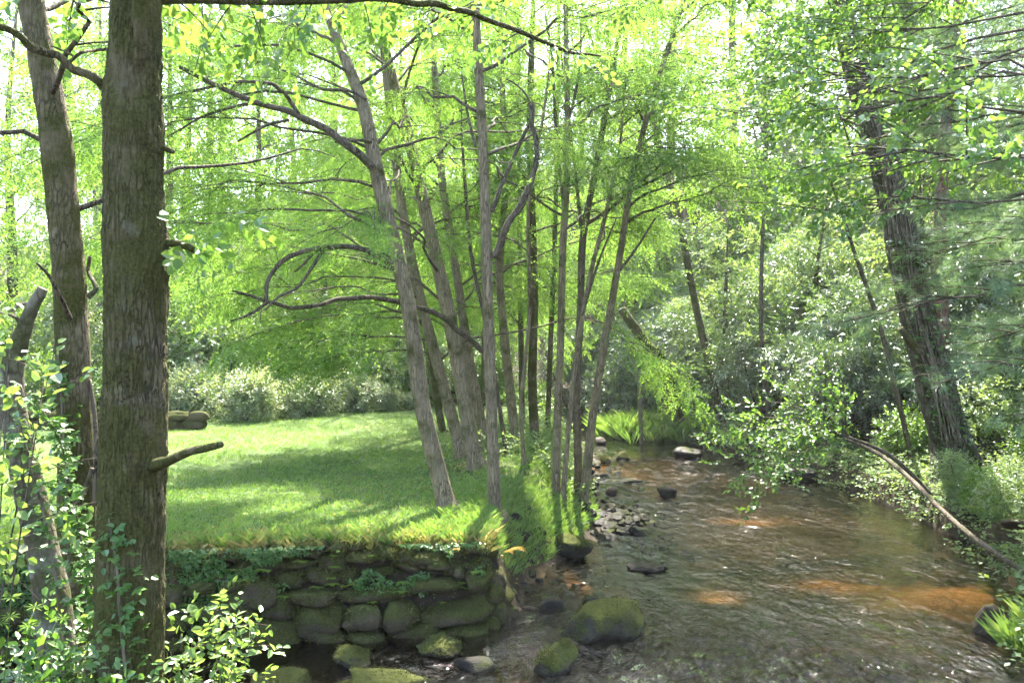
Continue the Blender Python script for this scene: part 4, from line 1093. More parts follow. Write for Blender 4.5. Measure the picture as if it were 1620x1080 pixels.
for x, y, k, s_ in lawn_back:
    put_tree(WT[k], 'woodland_tree', LAB[k] + spot_l(x, y), 'tree', x, y, s_ * random.uniform(.92, 1.08), WG[0] + {0: '', 1: '', 2: ', pale ones', 3: ', feathery ones'}[k] + spot_l(x, y), zs=1.38 if y > 30 else 1.1)
slope = [(16, 34, 2, 1), (20, 28, 0, 1), (21, 20, 1, .9), (24, 34, 1, 1.1), (8, 42, 2, 1.1), (14, 46, 1, 1.1), (20, 42, 0, 1.2), (28, 26, 2, 1.1), (10, 52, 0, 1.2), (5.5, 40, 3, .8), (15.5, 16.5, 0, .7), (20, 14, 2, .8)]
slope += [(7.9, 30.5, 2, .6), (10.2, 27.5, 2, .62), (12.2, 24.5, 2, .65), (14.5, 29.5, 2, .8), (8, 60, 0, 1.3), (15, 56, 1, 1.3), (22, 52, 0, 1.3), (29, 46, 1, 1.3), (34, 36, 0, 1.3), (12, 68, 2, 1.4), (22, 64, 1, 1.4), (31, 58, 0, 1.4), (40, 48, 2, 1.4), (38, 28, 1, 1.3), (26, 18, 0, 1.0), (31, 22, 1, 1.2), (18, 38, 1, 1.1)]
LB2 = {0: 'tall green tree on the wooded slope beyond the stream', 1: 'tall green tree on the wooded slope beyond the stream', 2: 'pale grey-green tree on the wooded slope beyond the stream', 3: 'feathery bright tree past the bend of the stream'}
for x, y, k, s_ in slope:
    put_tree(WT[k], 'woodland_tree', LB2[k] + spot_r(x, y), 'tree', x, y, s_ * random.uniform(.92, 1.08), WG[1] + {0: '', 1: '', 2: ', pale ones', 3: ', feathery'}[k] + spot_r(x, y), zs=1.35 if s_ > .7 else 1.0)

# shrubs -------------------------------------------------------------------
def shrub_template(leafmat, temps, r=1.5, h=2.2, n=900, s=(.8, 1.3), lumps=9, stems=6):
    cen = rng.normal(size=(lumps, 3)) * [r * .42, r * .42, h * .2] + [0, 0, h * .55]
    rad = rng.uniform(.35, .6, lumps) * min(r, h)
    w = rng.integers(0, lumps, n)
    d = unit(rng.normal(size=(n, 3)) + [0, 0, .25])
    p = cen[w] + d * (rad[w] * rng.uniform(.55, 1.05, n))[:, None]
    p[:, 2] = np.abs(p[:, 2]) + .05
    fw = unit(d + .5 * rng.normal(size=(n, 3)) + [0, 0, -.1])
    V, F, rr = place(temps, p, fw, np.array([0, 0, 1.0]) + .5 * d + .4 * rng.normal(size=p.shape), rng.uniform(*s, n))
    parts = {'foliage': mesh('foliage', V, F, mat=M[leafmat], smooth=False, attr={'v': ('FACE', rr)})}
    tb = []
    for k in range(lumps):
        tb.append(tube([np.array([.08 * rng.normal(), .08 * rng.normal(), -.15]), cen[k] * [.5, .5, .5], cen[k] + [0, 0, rad[k] * .6]], [.05, .03, .008], n=10, sides=6))
    V, F = cat(tb); parts['stem'] = mesh('stem', V, F, mat=M['bark_dark'])
    return parts
ST = {'laurel': [shrub_template('laurel', TWIG_L, 1.7, 2.8, 1500), shrub_template('laurel', TWIG_L, 1.5, 3.4, 1500)],
      'pale': [shrub_template('pale', TWIG_S, 1.1, 1.2, 1100, (1.2, 1.9)), shrub_template('pale', TWIG_S, .9, 1.0, 900, (1.2, 1.9))],
      'green': [shrub_template('wood', TWIG_A, 1.4, 1.9, 1100), shrub_template('wood2', TWIG_A, 1.5, 2.2, 1200)]}
def put_shrub(kind, k, x, y, sc, label, group, zs=1.0):
    return put_tree(ST[kind][k], 'shrub', label, 'shrub', x, y, sc, group, zs=zs)
def spot_e(x, y): return 'at the bend of the stream' if x < 8 and y > 30 else 'behind the alder bush' if x < 10.2 else 'up the slope beyond the stream'
for x, y, k, s_ in [(4.6, 35, 0, 1.0), (7.2, 32, 1, 1.1), (8.7, 28.5, 0, 1.15), (9.8, 25.5, 1, 1.05), (10.6, 23, 0, .9), (11.5, 30, 1, 1.4), (13, 25, 0, 1.4), (8.9, 23.5, 1, .75), (6.9, 36, 0, 1.4), (14.5, 21, 1, 1.2), (10.3, 27.5, 0, 1.5), (3.2, 41, 1, 1.2), (12.4, 20.5, 0, .8)]:
    put_shrub('laurel', k, x, y, s_, 'dark glossy evergreen bush in the thicket ' + spot_e(x, y), 'evergreen bushes in the thicket ' + spot_e(x, y), 1.15)
for x, y, k, s_ in [(-8.4, 25.9, 0, .95), (-6.7, 27.4, 1, 1.0), (-10.4, 26.9, 1, 1.2), (-5.4, 28.9, 0, .8)]:
    put_shrub('pale', k, x, y, s_, 'pale silvery bush at the back edge of the lawn', 'pale bushes at the back edge of the lawn')
for x, y, k, s_ in [(-12.5, 29.5, 0, 1.3), (-9.5, 30.5, 1, 1.6), (-6.8, 31.5, 0, 1.3), (-3.6, 31.5, 1, 1.0), (-1.2, 33, 0, 1.0), (-15.5, 30, 1, 1.5), (-14, 25.5, 0, 1.0), (-17.5, 24, 1, 1.2), (.6, 36.5, 0, 1), (-19.5, 20, 0, 1.3), (-16.8, 17, 1, 1.0), (-11.2, 33, 1, 2.0), (-7.6, 34, 0, 1.9), (-20, 31, 0, 2.0), (-4.8, 34.5, 1, 1.5)]:
    put_shrub('green', k, x, y, s_, 'broad green bush in the border behind the lawn' + spot_l(x, y), 'green bushes in the border behind the lawn' + spot_l(x, y))
def spot_b(x, y): return 'behind the massive leaning trunk' if y > 18 else ('beside the massive leaning trunk' if y > 15 else 'uphill of the fallen branch' if x > 9.2 else 'along the fallen branch')
for x, y, k, s_ in [(10.8, 16.6, 0, .6), (11.8, 18.8, 1, .8), (9.8, 20.6, 0, .6), (12.5, 15, 1, .7), (9.6, 14.2, 0, .45), (13.5, 17.5, 0, 1.0), (9.4, 11.8, 1, .5), (10.6, 14.6, 1, .6), (8.8, 12.9, 0, .38), (14.5, 13.5, 0, .9), (8.2, 12.1, 1, .36), (8.9, 15.4, 0, .4), (7.4, 10.9, 0, .3), (9.0, 16.4, 1, .36), (8.7, 14.0, 1, .4)]:
    put_shrub('green', k, x, y, s_, 'low green bush on the right bank ' + spot_b(x, y), 'low bushes on the right bank, ' + spot_b(x, y))
for x, y, k, s_ in [(12, 36, 0, 2.2), (15.5, 33, 1, 2.2), (18, 38, 0, 2.6), (9, 41, 1, 2.2), (21, 34, 1, 2.4), (13, 42, 0, 2.6), (11.3, 33.5, 1, 1.6), (17, 27, 0, 2.0), (20, 24, 1, 2.0), (7.5, 45, 0, 2.4), (23, 30, 0, 2.4), (16, 45, 1, 2.8)]:
    put_shrub('green', k, x, y, s_, 'large green bush on the slope above the evergreen thicket', 'large bushes on the slope above the evergreen thicket', 1.2)
for x, y, k, s_ in [(-4.4, 29.4, 0, .5), (-3.6, 29.8, 1, .45)]:
    put_shrub('pale', k, x, y, s_, 'small yellowish bush at the far edge of the lawn', 'small yellowish bushes at the far edge of the lawn')

# ------------------------------------------------------------------ rocks
import bmesh
def ico(sub):
    bm = bmesh.new(); bmesh.ops.create_icosphere(bm, subdivisions=sub, radius=1)
    V = np.array([v.co[:] for v in bm.verts]); F = np.array([[v.index for v in f.verts] for f in bm.faces]); bm.free()
    return V, F
ICO = {k: ico(k) for k in (2, 3, 4)}
MOSS = [np.concatenate([rot(t_leaf1(.03, .009), yaw=random.uniform(0, 6.3), pitch=random.uniform(.5, 1.4), off=(random.uniform(-.015, .015), random.uniform(-.015, .015), -.006)) for _ in range(5)]) for _ in range(5)]
def rock_verts(dims, seed, sub=3, planes=15, rough=.10, flat_top=None, dmin=.46):
    r = np.random.default_rng(seed)
    V, F = ICO[sub]; V = V.copy()
    for k in range(planes):
        n = unit(r.normal(size=3)); d = r.uniform(dmin, .92)
        e = np.maximum(V @ n - d, 0); V = V - e[:, None] * n * .92
    if flat_top: 
        e = np.maximum(V[:, 2] - flat_top, 0); V[:, 2] -= e * .85
    V = V * (1 + rough * fbm(V * 2.2 + seed * 3.1, 4, seed))[:, None]
    V = V * (1 + .05 * fbm(V * 7 + seed, 3, seed + 7))[:, None]
    return V * np.asarray(dims), F
def rock(name, label, cat_, x, y, z, dims, seed, mat, rz=0, sub=3, group=None, **kw):
    V, F = rock_verts(dims, seed, sub, **kw)
    o = obj(name, mesh(name, V, None, F, mat=M[mat]), None, (x, y, z)); o.rotation_euler = (0, 0, rz)
    if mat == 'boulder':
        nn = unit(V / np.asarray(dims) ** 2); ok = np.where((nn[:, 2] > .25) & (fbm(V * 4, 3, seed) > -.2))[0]
        p = V[ok]; u = nn[ok]
        if len(p) < 900: 
            e = max(1, 900 // max(len(p), 1)); p = np.repeat(p, e, 0) + rng.normal(size=(len(p) * e, 3)) * .02 * [1, 1, .3]; u = np.repeat(u, e, 0)
        Vm, Fm, r = place(MOSS, p - u * .006, np.cross(u, rng.normal(size=u.shape)), u, rng.uniform(.3, .9, len(p)))
        ms = obj('moss', mesh('moss', Vm, Fm, mat=M['moss'], smooth=False, attr={'v': ('FACE', r)}), o); ms['kind'] = 'stuff'
    return tag(o, label, cat_, group)
def rpx(px, py, Y, z):  # a rock seated at a waterline pixel
    q = P(px, py, Y); return q[0], q[1]
def atz(px, py, z):     # world point on the level z seen at that pixel
    Y = FPX * (CAMZ - z) / (py - 540.0); return P(px, py, Y)[:2]
big = rock('boulder', 'large flat-topped mossy boulder standing in the stream off the wall corner', 'boulder', *atz(952, 1000, 0), .1, (.66, .48, .42), 21, 'boulder', rz=.35, sub=4, flat_top=.5, planes=16, rough=.05, dmin=.5)
rock('boulder', 'small boulder with bright green moss cap in the stream below the large flat-topped one', 'boulder', *atz(882, 1052, 0), .05, (.30, .26, .24), 33, 'boulder', sub=4)
rock('boulder', 'rounded mossy boulder at the water edge below the grassy bank', 'boulder', *atz(905, 875, .05), .12, (.44, .36, .26), 5, 'boulder', rz=.2, sub=4)
rock('boulder', 'low dark wet rock alone in midstream, barely above water', 'boulder', *atz(1020, 900, 0), .0, (.36, .24, .13), 8, 'wetstone', sub=4)
rock('boulder', 'single rounded brown rock in the riffle upstream', 'boulder', *atz(1057, 783, 0), .06, (.30, .26, .2), 12, 'wetstone')
rock('boulder', 'broad dark rock in the riffle in front of the overhanging alder bush', 'boulder', *atz(1090, 722, 0), .08, (.55, .35, .26), 14, 'wetstone')
for px, py, sx, sd, lab in [(985, 722, .34, 15, 'dark mossy rock beside the leaning bank tree'), (958, 728, .26, 16, 'dark wet rock lying against the mossy rock by the leaning bank tree'), (948, 700, .35, 17, 'reddish-brown rock at the upstream end of the stony bank'), (935, 735, .4, 18, 'pale broad rock at the foot of the leaning bank tree'),
                       (968, 778, .22, 19, 'small tan stone at the upper end of the stony bar')]:
    rock('rock', lab, 'rock', *atz(px, py, .05), .06, (sx, sx * .75, sx * .6), sd, 'pebble' if sd in (17, 18, 19) else 'boulder', rz=sd)
for px, py, sx, sd, lab in [(600, 1085, .5, 41, 'big mossy rock in the shadow at the foot of the wall'), (500, 1100, .45, 42, 'mossy rock beside the big one under the wall, nearer the sapling'), (690, 1020, .34, 43, 'round mossy rock against the base of the wall'), (745, 985, .36, 44, 'dark rock wedged under the wall corner'),
                       (430, 1090, .45, 45, 'dark mossy rock beside the sapling at the ditch edge'), (560, 1035, .35, 46, 'low rock half buried below the middle of the wall')]:
    rock('boulder', lab, 'boulder', *atz(px, py, .05), .02, (sx, sx * .8, sx * .42), sd, 'boulder', rz=sd, sub=4, rough=.16, dmin=.45)
for px, py, sx, sd, lab in [(872, 955, .28, 51, 'dark half-sunken rock just upstream of the large flat-topped boulder'), (935, 948, .26, 52, 'half-sunken rock touching the back of the large flat-topped boulder'), (830, 930, .2, 53, 'wet stone by the wall corner in shallow water'), (790, 925, .22, 54, 'wet stone tucked under the wall corner'), (1047, 889, .12, 55, 'tiny dark stone beside the low midstream rock'),
                       (1048, 855, .08, 56, 'tiny stone breaking the surface past the stony bar'), (750, 1050, .3, 57, 'dark rock in shallow water below the wall corner'), (925, 700, .3, 58, 'stone at the water edge behind the leaning bank tree')]:
    rock('rock', lab, 'rock', *atz(px, py, 0), -.02, (sx, sx * .8, sx * .42), sd, 'wetstone', rz=sd)
rock('boulder', 'rough brown boulder at the water edge on the near right bank', 'boulder', *atz(1578, 1000, 0), .1, (.30, .26, .24), 61, 'pebble', sub=4)
rock('rock', 'smooth pale rock among the leaves of the near right bank', 'rock', *atz(1605, 825, .9), .88, (.2, .16, .12), 62, 'pebble')
rock('boulder', 'long dark ledge of rock at the water line under the alder bush', 'boulder', *atz(1275, 757, 0), .08, (1.1, .5, .22), 63, 'wetstone', rz=-.1, sub=4)
rock('boulder', 'flat wet ledge lying across the riffle above the single brown rock', 'boulder', *atz(985, 760, 0), -.02, (1.0, .3, .1), 64, 'wetstone', rz=.05, sub=4)
# small stones: the stony bar and the water edge on both sides
SM = []
for k in range(9):
    V, F = rock_verts((1, .8, .55), 100 + k, 2, planes=16, rough=.16, dmin=.4); SM.append([mesh('stone', V, None, F, mat=M['wetstone'], smooth=False), mesh('stone', V, None, F, mat=M['pebble'], smooth=False)])
def stones(n, fx, group, label, smin, smax, pal=.15, dz=0):
    for k in range(n):
        x, y = fx()
        z = max(gz1(x, y), -.12) + dz
        s_ = random.uniform(smin, smax) * (1.5 if random.random() < .12 else 1)
        o = obj('stone', SM[random.randrange(9)][int(random.random() < pal)], None, (x, y, z + s_ * .15))
        o.rotation_euler = (random.uniform(-.3, .3), random.uniform(-.3, .3), random.uniform(0, 6.3)); o.scale = (s_, s_, s_)
        tag(o, label, 'stone', group)
stones(170, lambda: (random.gauss(2.25, .5), random.gauss(17.0, 1.5)), 'stones of the stony bar', 'dark wet stone in the stony bar below the grassy bank', .08, .23, .08)
def edge_l():
    y = random.uniform(18.5, 29); return np.interp(y, LB[:, 0], LB[:, 1]) + random.uniform(-.1, .9), y
stones(60, edge_l, 'stones along the foot of the tree clump bank', 'stone at the water edge below the clump of trees', .07, .2, .2)
def edge_r():
    y = random.uniform(9, 26); return np.interp(y, RB[:, 0], RB[:, 1]) + random.uniform(-.45, .25), y
stones(14, edge_r, 'stones along the right water edge', 'stone at the water edge under the right bank', .07, .2, .1)
stones(55, lambda: (random.uniform(-.1, 1.3) + random.random() * .4, random.uniform(10.8, 14.8)), 'stones in the shallows by the wall corner', 'wet stone in the shallows by the wall corner', .06, .19, .25)

# ------------------------------------------------------------------ retaining wall
WX0, WX1 = -8.2, -.28
wall = thing('retaining_wall', 'low retaining wall of mossy rough stones holding up the lawn', 'wall', (-4.2, wall_y(-4.2) + .3, -.3))
wb = np.array(wall.location)
xsw = np.linspace(WX0, WX1 - .05, 80)
prof = [(.10, -.25), (.10, .3), (.13, .7), (.17, 1.08), (.35, 1.12)]
V = np.array([[x, wall_y(x) + a, b] for x in xsw for a, b in prof]) ; m_ = len(prof)
V = V + .03 * np.stack([0 * V[:, 0], vnoise(V * 4, 7), vnoise(V * 4, 9)], 1)
i = np.arange(79)[:, None] * m_; j = np.arange(m_ - 1)[None, :]
F = np.stack([i + j, i + m_ + j, i + m_ + j + 1, i + j + 1], -1).reshape(-1, 4)
obj('earth_core', mesh('earth_core', V - wb, F, mat=M['earth']), wall)
BS = []
for k in range(12):
    V, F = ICO[3]; V = V.copy()
    V = np.sign(V) * np.abs(V) ** .68; V = V / np.abs(V).max(0)
    r_ = np.random.default_rng(300 + k)
    for q in range(9):
        n = unit(r_.normal(size=3)); d = r_.uniform(.75, 1.15); e = np.maximum(V @ n - d, 0); V = V - e[:, None] * n * .9
    V = V * (1 + .15 * fbm(V * 1.7 + 5 * k, 4, 80 + k) + .05 * fbm(V * 5, 3, 180 + k))[:, None]
    BS.append(mesh('stone', V * .5, None, F, mat=M['wallstone']))
z = -.22
WSTONES = []
rows = [(.36, .4, 1.15), (.30, .35, 1.1), (.24, .25, .85), (.17, .15, .5), (.15, .14, .45), (.13, .12, .4)]
for ri, (h, w0, w1) in enumerate(rows):
    x = WX1
    while x > WX0:
        w_ = random.uniform(w0, w1)
        hh = h * random.uniform(.75, 1.45)
        cx = x - w_ / 2
        dep = .40 if ri < 3 else .28
        yy = wall_y(cx) + .10 + .05 * ri / 5 + random.uniform(-.12, .07) - (.12 if ri < 2 else 0)
        k_ = random.randrange(12)
        dz_ = .07 * math.sin(cx * 1.9 + ri * 1.3) + .05 * math.sin(cx * 4.1 + 2 * ri)
        if random.random() < .12: hh *= 1.25; w_ *= 1.1
        o = obj('stone', BS[k_], wall, np.array([cx, yy, z + h / 2 + dz_]) - wb)
        sc = (w_ * random.uniform(1.0, 1.15), dep * random.uniform(.9, 1.4), hh * 1.1); rz_ = random.uniform(-.15, .15) - .11 + (PI if random.random() < .5 else 0); ry_ = random.uniform(-.22, .22)
        o.scale = sc; o.rotation_euler = (random.uniform(-.15, .15), ry_, rz_)
        WSTONES.append((k_, np.array([cx, yy, z + h / 2 + dz_]), sc, rz_))
        x -= w_ * .97
    z += h * .98
# the return of the wall at its stream end
for k in range(10):
    zz = -.1 + .13 * k; sc = (.34, .55, .34) if zz < .6 else (.24, .36, .17)
    o = obj('stone', BS[k % 12], wall, np.array([WX1 + .02 - .06 * (zz > .6), wall_y(0) + .3 + .12 * (k % 2), zz]) - wb); o.scale = sc; o.rotation_euler = (0, .1 * (k % 3 - 1), .3 * (k % 3 - 1))

for k in range(16):
    o = obj('stone', BS[(k * 5) % 12], wall, np.array([-.3 + .1 * (k % 3) - .1 * (k // 6), 10.75 + .2 * (k % 6), .02 + .28 * (k // 6) + .05 * (k % 2)]) - wb); o.scale = (random.uniform(.3, .5), random.uniform(.3, .45), random.uniform(.22, .34)); o.rotation_euler = (random.uniform(-.2, .2), random.uniform(-.2, .2), k)
# moss cushions on the wall stones
mp_, mu_ = [], []
for k_, c_, sc, rz_ in WSTONES:
    me = BS[k_]; q = np.zeros(len(me.vertices) * 3, np.float32); me.vertices.foreach_get('co', q); q = q.reshape(-1, 3)
    nn = unit(q / np.array([.5, .5, .5])); cr, sr = math.cos(rz_), math.sin(rz_)
    q = q * sc; w_ = np.stack([q[:, 0] * cr - q[:, 1] * sr, q[:, 0] * sr + q[:, 1] * cr, q[:, 2]], 1); nw = np.stack([nn[:, 0] * cr - nn[:, 1] * sr, nn[:, 0] * sr + nn[:, 1] * cr, nn[:, 2]], 1)
    ok = np.where((nw[:, 1] < .1) & (nw[:, 2] > -.35))[0]
    pick = rng.choice(ok, min(170, len(ok)), replace=False)
    mp_.append(w_[pick] + c_); mu_.append(nw[pick] + [0, 0, .3])
mp_ = np.concatenate(mp_); mu_ = np.concatenate(mu_)
kk = fbm(mp_ * 2.3, 3, 44) > -.25; mp_, mu_ = mp_[kk] + rng.normal(size=(kk.sum(), 3)) * .012, mu_[kk]
V, F, r = place(MOSS, mp_, np.cross(mu_, rng.normal(size=mu_.shape)), mu_, rng.uniform(.8, 1.9, len(mp_)))
ms = obj('moss', mesh('moss', V - wb, F, mat=M['moss'], smooth=False, attr={'v': ('FACE', r)}), wall); ms['kind'] = 'stuff'

# garden wall at the back of the lawn
gw = thing('garden_wall', 'low mossy block wall across the far end of the lawn, seen past the thick trunk', 'wall', (-10.5, 23.6, gz1(-10.5, 23.6)))
gb = np.array(gw.location)
x = -9.05
for k in range(9):
    for r_ in range(2):
        w_ = random.uniform(.55, .85)
        o = obj('block', BS[(k * 3 + r_) % 12], gw, np.array([x - k * .66 + (.1 if r_ else 0), 23.6, gb[2] + .12 + .24 * r_]) - gb); o.scale = (w_, .5, .29)

# ------------------------------------------------------------------ plants on the wall
FR = [t_fern(.3, 11), t_fern(.26, 9), t_fern(.34, 12)]
def fern(name, label, base, n, s, mat='fern', group=None, az0=None):
    t = thing(name, label, 'fern', base, group)
    az = rng.uniform(0, 6.28, n) if az0 is None else az0 + rng.normal(size=n) * .7
    fw = np.stack([np.cos(az), np.sin(az), np.full(n, -.05)], 1)
    add_leaf_mesh('fronds', place(FR, np.repeat([base], n, 0).astype(float), fw, np.array([0, 0, 1.0]) + .15 * rng.normal(size=(n, 3)), rng.uniform(.7, 1.2, n) * s), np.asarray(base, float), M[mat], t)
    return t
for k in range(54):
    x = random.uniform(-7.5, -.4); z = random.choice([1.02, .95, .8, .6, .4]) + random.uniform(-.08, .08)
    fern('wall_fern', 'small fern growing from the face of the mossy retaining wall', (x, wall_y(x) - .04, z), random.randint(4, 7), random.uniform(.35, .75), 'fern', 'ferns growing on the retaining wall', az0=-PI / 2)
fern('dry_fern', 'orange withered fern hanging at the stream end of the retaining wall', P(800, 872, 10.55), 5, 1.0, 'dryfern', az0=-.5)
fern('dry_fern', 'russet withered fern under the sunlit top of the wall', P(722, 868, 10.45), 4, .6, 'dryfern', az0=-PI / 2)
fern('wall_fern', 'yellow-green fern on the stream corner of the wall, low down', P(752, 905, 10.4), 4, .6, 'fern', az0=-PI / 2)
# ivy and moss tufts on the wall face: one creeping mass
n = 13000
x = -.35 - 7.6 * rng.random(n) ** .8; u = rng.random(n) ** .7
z = 1.16 - (1 - u) * np.interp(x, [-4, -1], [1.5, .8]) * (.35 + .65 * (fbm(np.stack([x * 1.2, 0 * x, 0 * x], 1), 2, 77) * .5 + .5))
p = np.stack([x, wall_y(x) - .05 - .06 * rng.random(n), z], 1)
k = fbm(p * [1.5, 0, 2.2] + 3, 3, 29) > -.22; p = p[k]; n = len(p)
V, F, r = place([t_ivy(.05), t_leaf(.05, .035), t_leaf1(.06, .02)], p, np.stack([rng.normal(size=n) * .6, -np.ones(n) * .7, rng.normal(size=n) * .5 - .4], 1), np.stack([rng.normal(size=n) * .3, -np.ones(n) * .5, np.ones(n)], 1), rng.uniform(.5, 1.2, n))
tag(obj('wall_creeper', mesh('wall_creeper', V, F, mat=M['ivy'], smooth=False, attr={'v': ('FACE', r)})), 'small-leaved creeper trailing down the face of the retaining wall', 'creeper', kind='stuff')

# ------------------------------------------------------------------ grass
def tuft(nb, h, w, spread, lean):
    out = []
    for k in range(nb):
        a = random.uniform(0, 6.28); l = random.uniform(.1, 1) * lean
        b_ = np.array([math.cos(a), math.sin(a), 0]) * random.uniform(0, spread)
        d = np.array([math.cos(a) * l, math.sin(a) * l, 1.0]); hh = h * random.uniform(.6, 1.1)
        s_ = np.array([-math.sin(a), math.cos(a), 0]) * w / 2
        tip = b_ + d * hh * .97 + np.array([math.cos(a), math.sin(a), -.3]) * l * hh * .5; mid = b_ + d * hh * .55
        out.append([b_ - s_ * .6, b_ + s_ * .6, mid + s_, tip]) ; 
    return np.array(out)
def grass(name, label, x, y, z, temps, s0, s1, mat):
    n = len(x); p = np.stack([x, y, z], 1); az = rng.uniform(0, 6.28, n)
    V, F, r = place(temps, p, np.stack([np.cos(az), np.sin(az), 0 * az], 1), np.array([0, 0, 1.0]) + .12 * rng.normal(size=(n, 3)), rng.uniform(s0, s1, n))
    q = np.clip(.5 + .5 * fbm(np.repeat(p * [.7, .7, 0], 1, 0), 3, 91), 0, 1)
    return tag(obj(name, mesh(name, V, F, mat=M[mat], smooth=False, attr={'v': ('FACE', r)})), label, 'grass', kind='stuff')
TS = [tuft(4, .075, .011, .05, .7) for _ in range(6)]
TL = [tuft(9, .24, .010, .05, .8) for _ in range(6)]
n = 34000
y = 10.75 + (rng.random(n) ** 1.7) * 17.5; x = rng.uniform(-1, 0, n) * (4.5 + y * .38) + np.interp(y, LB[:, 0], LB[:, 1]) - .15
k = (y > wall_y(x) + .3) & (x > -13) & (rng.random(n) > .8 * worn(x, y)) & (fbm(np.stack([x * .9, y * .9, 0 * x], 1), 3, 5) > -.75 + .3 * rng.random(n)); x, y = x[k], y[k]
grass('lawn_grass', 'short green grass of the shaded lawn', x, y, ground_z(x, y), TS, .45, 1.1, 'grass')
n = 2600
y = 10.8 + rng.random(n) * 13; x = np.interp(y, LB[:, 0], LB[:, 1]) - np.abs(rng.normal(size=n)) * .45 * np.interp(y, [10.8, 14, 24], [.8, 1.6, 1]) - .16
grass('bank_grass', 'long fresh grass on the slope down to the stream', x, y, ground_z(x, y), TL, .35, .75, 'grass')
n = 2600
x = rng.uniform(-8, -.3, n); y = wall_y(x) + .08 + np.abs(rng.normal(size=n)) * .22
grass('wall_top_grass', 'dry yellowish grass fringing the top of the retaining wall', x, y, np.full(n, 1.06) + .03 * rng.normal(size=n) - .1 * np.clip(.3 - (y - wall_y(x)), 0, 1), TL, .2, 1.0, 'drygrass')
n = 700
x = rng.uniform(-8, -.3, n); y = wall_y(x) + .1 + np.abs(rng.normal(size=n)) * .2
grass('wall_edge_grass', 'tufts of green grass growing over the wall edge', x, y, np.full(n, 1.1), TL, .5, 1.1, 'grass')
TLL = [tuft(12, .75, .014, .18, .75) for _ in range(6)]
n = 900
y = 10.9 + rng.random(n) ** 1.5 * 14; x = np.interp(y, LB[:, 0], LB[:, 1]) - .1 - np.abs(rng.normal(size=n)) * 2.2; k = y > wall_y(x) + .3; x, y = x[k], y[k]; n = len(x)
az = rng.uniform(0, 6.28, n)
V, F, r = place([t_leaf(.06, .03), t_leaf1(.07, .02)], np.stack([x, y, ground_z(x, y) + .03], 1), np.stack([np.cos(az), np.sin(az), .1 * rng.normal(size=n)], 1), np.array([0, 0, 1.0]) + .3 * rng.normal(size=(n, 3)), rng.uniform(.5, 1.2, n))
tag(obj('leaf_litter', mesh('leaf_litter', V, F, mat=M['dryfern'], smooth=False, attr={'v': ('FACE', r)})), 'brown fallen leaves scattered on the lawn under the clump', 'leaf litter', kind='stuff')
def clump_px(x, y, n, sp, s0, s1, name, label, mat, TL=TL):
    base = np.array([x, y, gz1(x, y)]); q = rng.normal(size=(n, 2)) * sp
    xx, yy = x + q[:, 0], y + q[:, 1]; p = np.stack([xx, yy, ground_z(xx, yy)], 1)
    p[:, 2] = np.maximum(p[:, 2], 0); az = rng.uniform(0, 6.28, n)
    V, F, r = place(TL, p, np.stack([np.cos(az), np.sin(az), 0 * az], 1), np.array([0, 0, 1.0]) + .2 * rng.normal(size=(n, 3)), rng.uniform(s0, s1, n))
    t = thing(name, label, 'grass', base); add_leaf_mesh('blades', (V, F, r), base, M[mat], t)
clump_px(6.15, 9.9, 40, .10, .3, .62, 'grass_tuft', 'tuft of long grass leaning over the water on the near right bank', 'grass', TLL)
clump_px(5.0, 32.6, 230, .8, .8, 1.5, 'grass_clump', 'tall sunlit grass and fern clump on the bank at the stream bend', 'grass', TLL)
clump_px(6.6, 31.6, 170, .6, .7, 1.3, 'grass_clump', 'bright green sedge clump beside the tall one at the stream bend', 'grass', TLL)
rock('earth_bank', 'undercut brown earth bank below the tall grass at the stream bend', 'bank', 5.4, 32.2, .2, (2.4, 1.0, .8), 71, 'earth', sub=4)

# ------------------------------------------------------------------ undergrowth
n = 7500
y = 9 + 25 * rng.random(n) ** 1.3; x = np.interp(y, RB[:, 0], RB[:, 1]) + .12 + np.abs(rng.normal(size=n)) * np.where(rng.random(n) < .5, 3.4, 1.1)
dens = fbm(np.stack([x * .8, y * .8, 0 * x], 1), 3, 15); k = dens > -.6; x, y = x[k], y[k]; n = len(x)
p = np.stack([x, y, ground_z(x, y) + rng.random(n) ** 2 * .45], 1); az = rng.uniform(0, 6.28, n)
V, F, r = place([t_twig(7, .3, .08, .055, one=True) for _ in range(5)], p, np.stack([np.cos(az), np.sin(az) - .4, .3 + 0 * az], 1), np.array([0, 0, 1.0]) + .4 * rng.normal(size=(n, 3)), rng.uniform(.6, 1.3, n))
tag(obj('undergrowth', mesh('undergrowth', V, F, mat=M['wood2'], smooth=False, attr={'v': ('FACE', r)})), 'leafy ground cover on the right bank and slope', 'undergrowth', kind='stuff')
n = 3800
y = rng.uniform(28, 50, n); x = rng.uniform(-30, 3, n); k = x < np.interp(y, LB[:, 0], LB[:, 1]) - .3; x, y = x[k], y[k]; k = y > 30.5; x, y = x[k], y[k]; n = len(x)
p = np.stack([x, y, ground_z(x, y) + rng.random(n) ** 2 * .6], 1); az = rng.uniform(0, 6.28, n)
V, F, r = place(TWIG_B, p, np.stack([np.cos(az), np.sin(az), .3 + 0 * az], 1), np.array([0, 0, 1.0]) + .4 * rng.normal(size=(n, 3)), rng.uniform(.7, 1.4, n))
tag(obj('undergrowth', mesh('undergrowth', V, F, mat=M['wood'], smooth=False, attr={'v': ('FACE', r)})), 'leafy ground cover in the wood behind the lawn', 'undergrowth', kind='stuff')
n = 1500
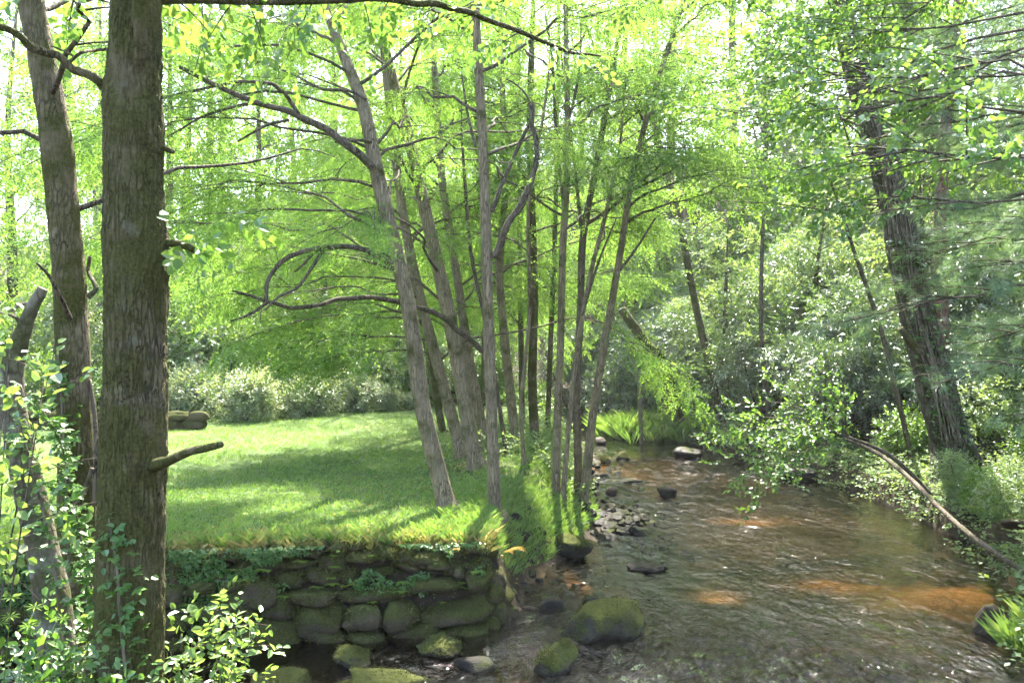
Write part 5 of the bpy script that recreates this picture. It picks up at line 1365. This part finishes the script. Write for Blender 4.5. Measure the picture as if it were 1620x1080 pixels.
y = rng.uniform(17, 26, n); x = np.interp(y, LB[:, 0], LB[:, 1]) - .3 - rng.random(n) * 2.4 
p = np.stack([x, y, ground_z(x, y) + rng.random(n) ** 2 * .5], 1); az = rng.uniform(0, 6.28, n)
V, F, r = place([t_twig(7, .3, .08, .055, one=True) for _ in range(5)], p, np.stack([np.cos(az), np.sin(az), .4 + 0 * az], 1), np.array([0, 0, 1.0]) + .4 * rng.normal(size=(n, 3)), rng.uniform(.6, 1.2, n))
tag(obj('undergrowth', mesh('undergrowth', V, F, mat=M['wood2'], smooth=False, attr={'v': ('FACE', r)})), 'low leafy growth around the feet of the tree clump', 'undergrowth', kind='stuff')
# ferns on the right bank
FRB = [(9.2, 16.2), (8.9, 18.9), (10.2, 19.4), (9.6, 13.2), (8.2, 11.6), (7.9, 10.6), (10.8, 20.4), (8.8, 15.0), (11.2, 17.6), (9.0, 21.8), (8.3, 24.5), (7.4, 27.2), (9.9, 17.4), (7.0, 9.6), (8.6, 13.6), (11.8, 19.9)]
for x, y in FRB:
    fern('fern', 'arching green fern among the undergrowth of the right bank', (x, y, gz1(x, y) + .1), random.randint(7, 11), random.uniform(1.6, 2.6), 'fern', 'ferns on the right bank')

# ------------------------------------------------------------------ haze: thin volume added for lens veil and airy depth
m, nt, out = new_mat('veil_haze')
pv = nd(nt, 'ShaderNodeVolumePrincipled'); pv.inputs['Density'].default_value = .00045; pv.inputs['Color'].default_value = (.95, .98, 1, 1); pv.inputs['Anisotropy'].default_value = .3
nt.links.new(pv.outputs[0], out.inputs['Volume'])
x0, x1, y0, y1, z0, z1 = -92, 92, -45, 125, -2.0, 40
V = np.array([[x, y, z] for x in (x0, x1) for y in (y0, y1) for z in (z0, z1)])
F = np.array([[0, 1, 3, 2], [4, 6, 7, 5], [0, 4, 5, 1], [2, 3, 7, 6], [0, 2, 6, 4], [1, 5, 7, 3]])
tag(obj('haze', mesh('haze', V, F, mat=m, smooth=False)), 'thin haze added to stand in for lens veil and airy depth in the glade', 'haze', kind='stuff')
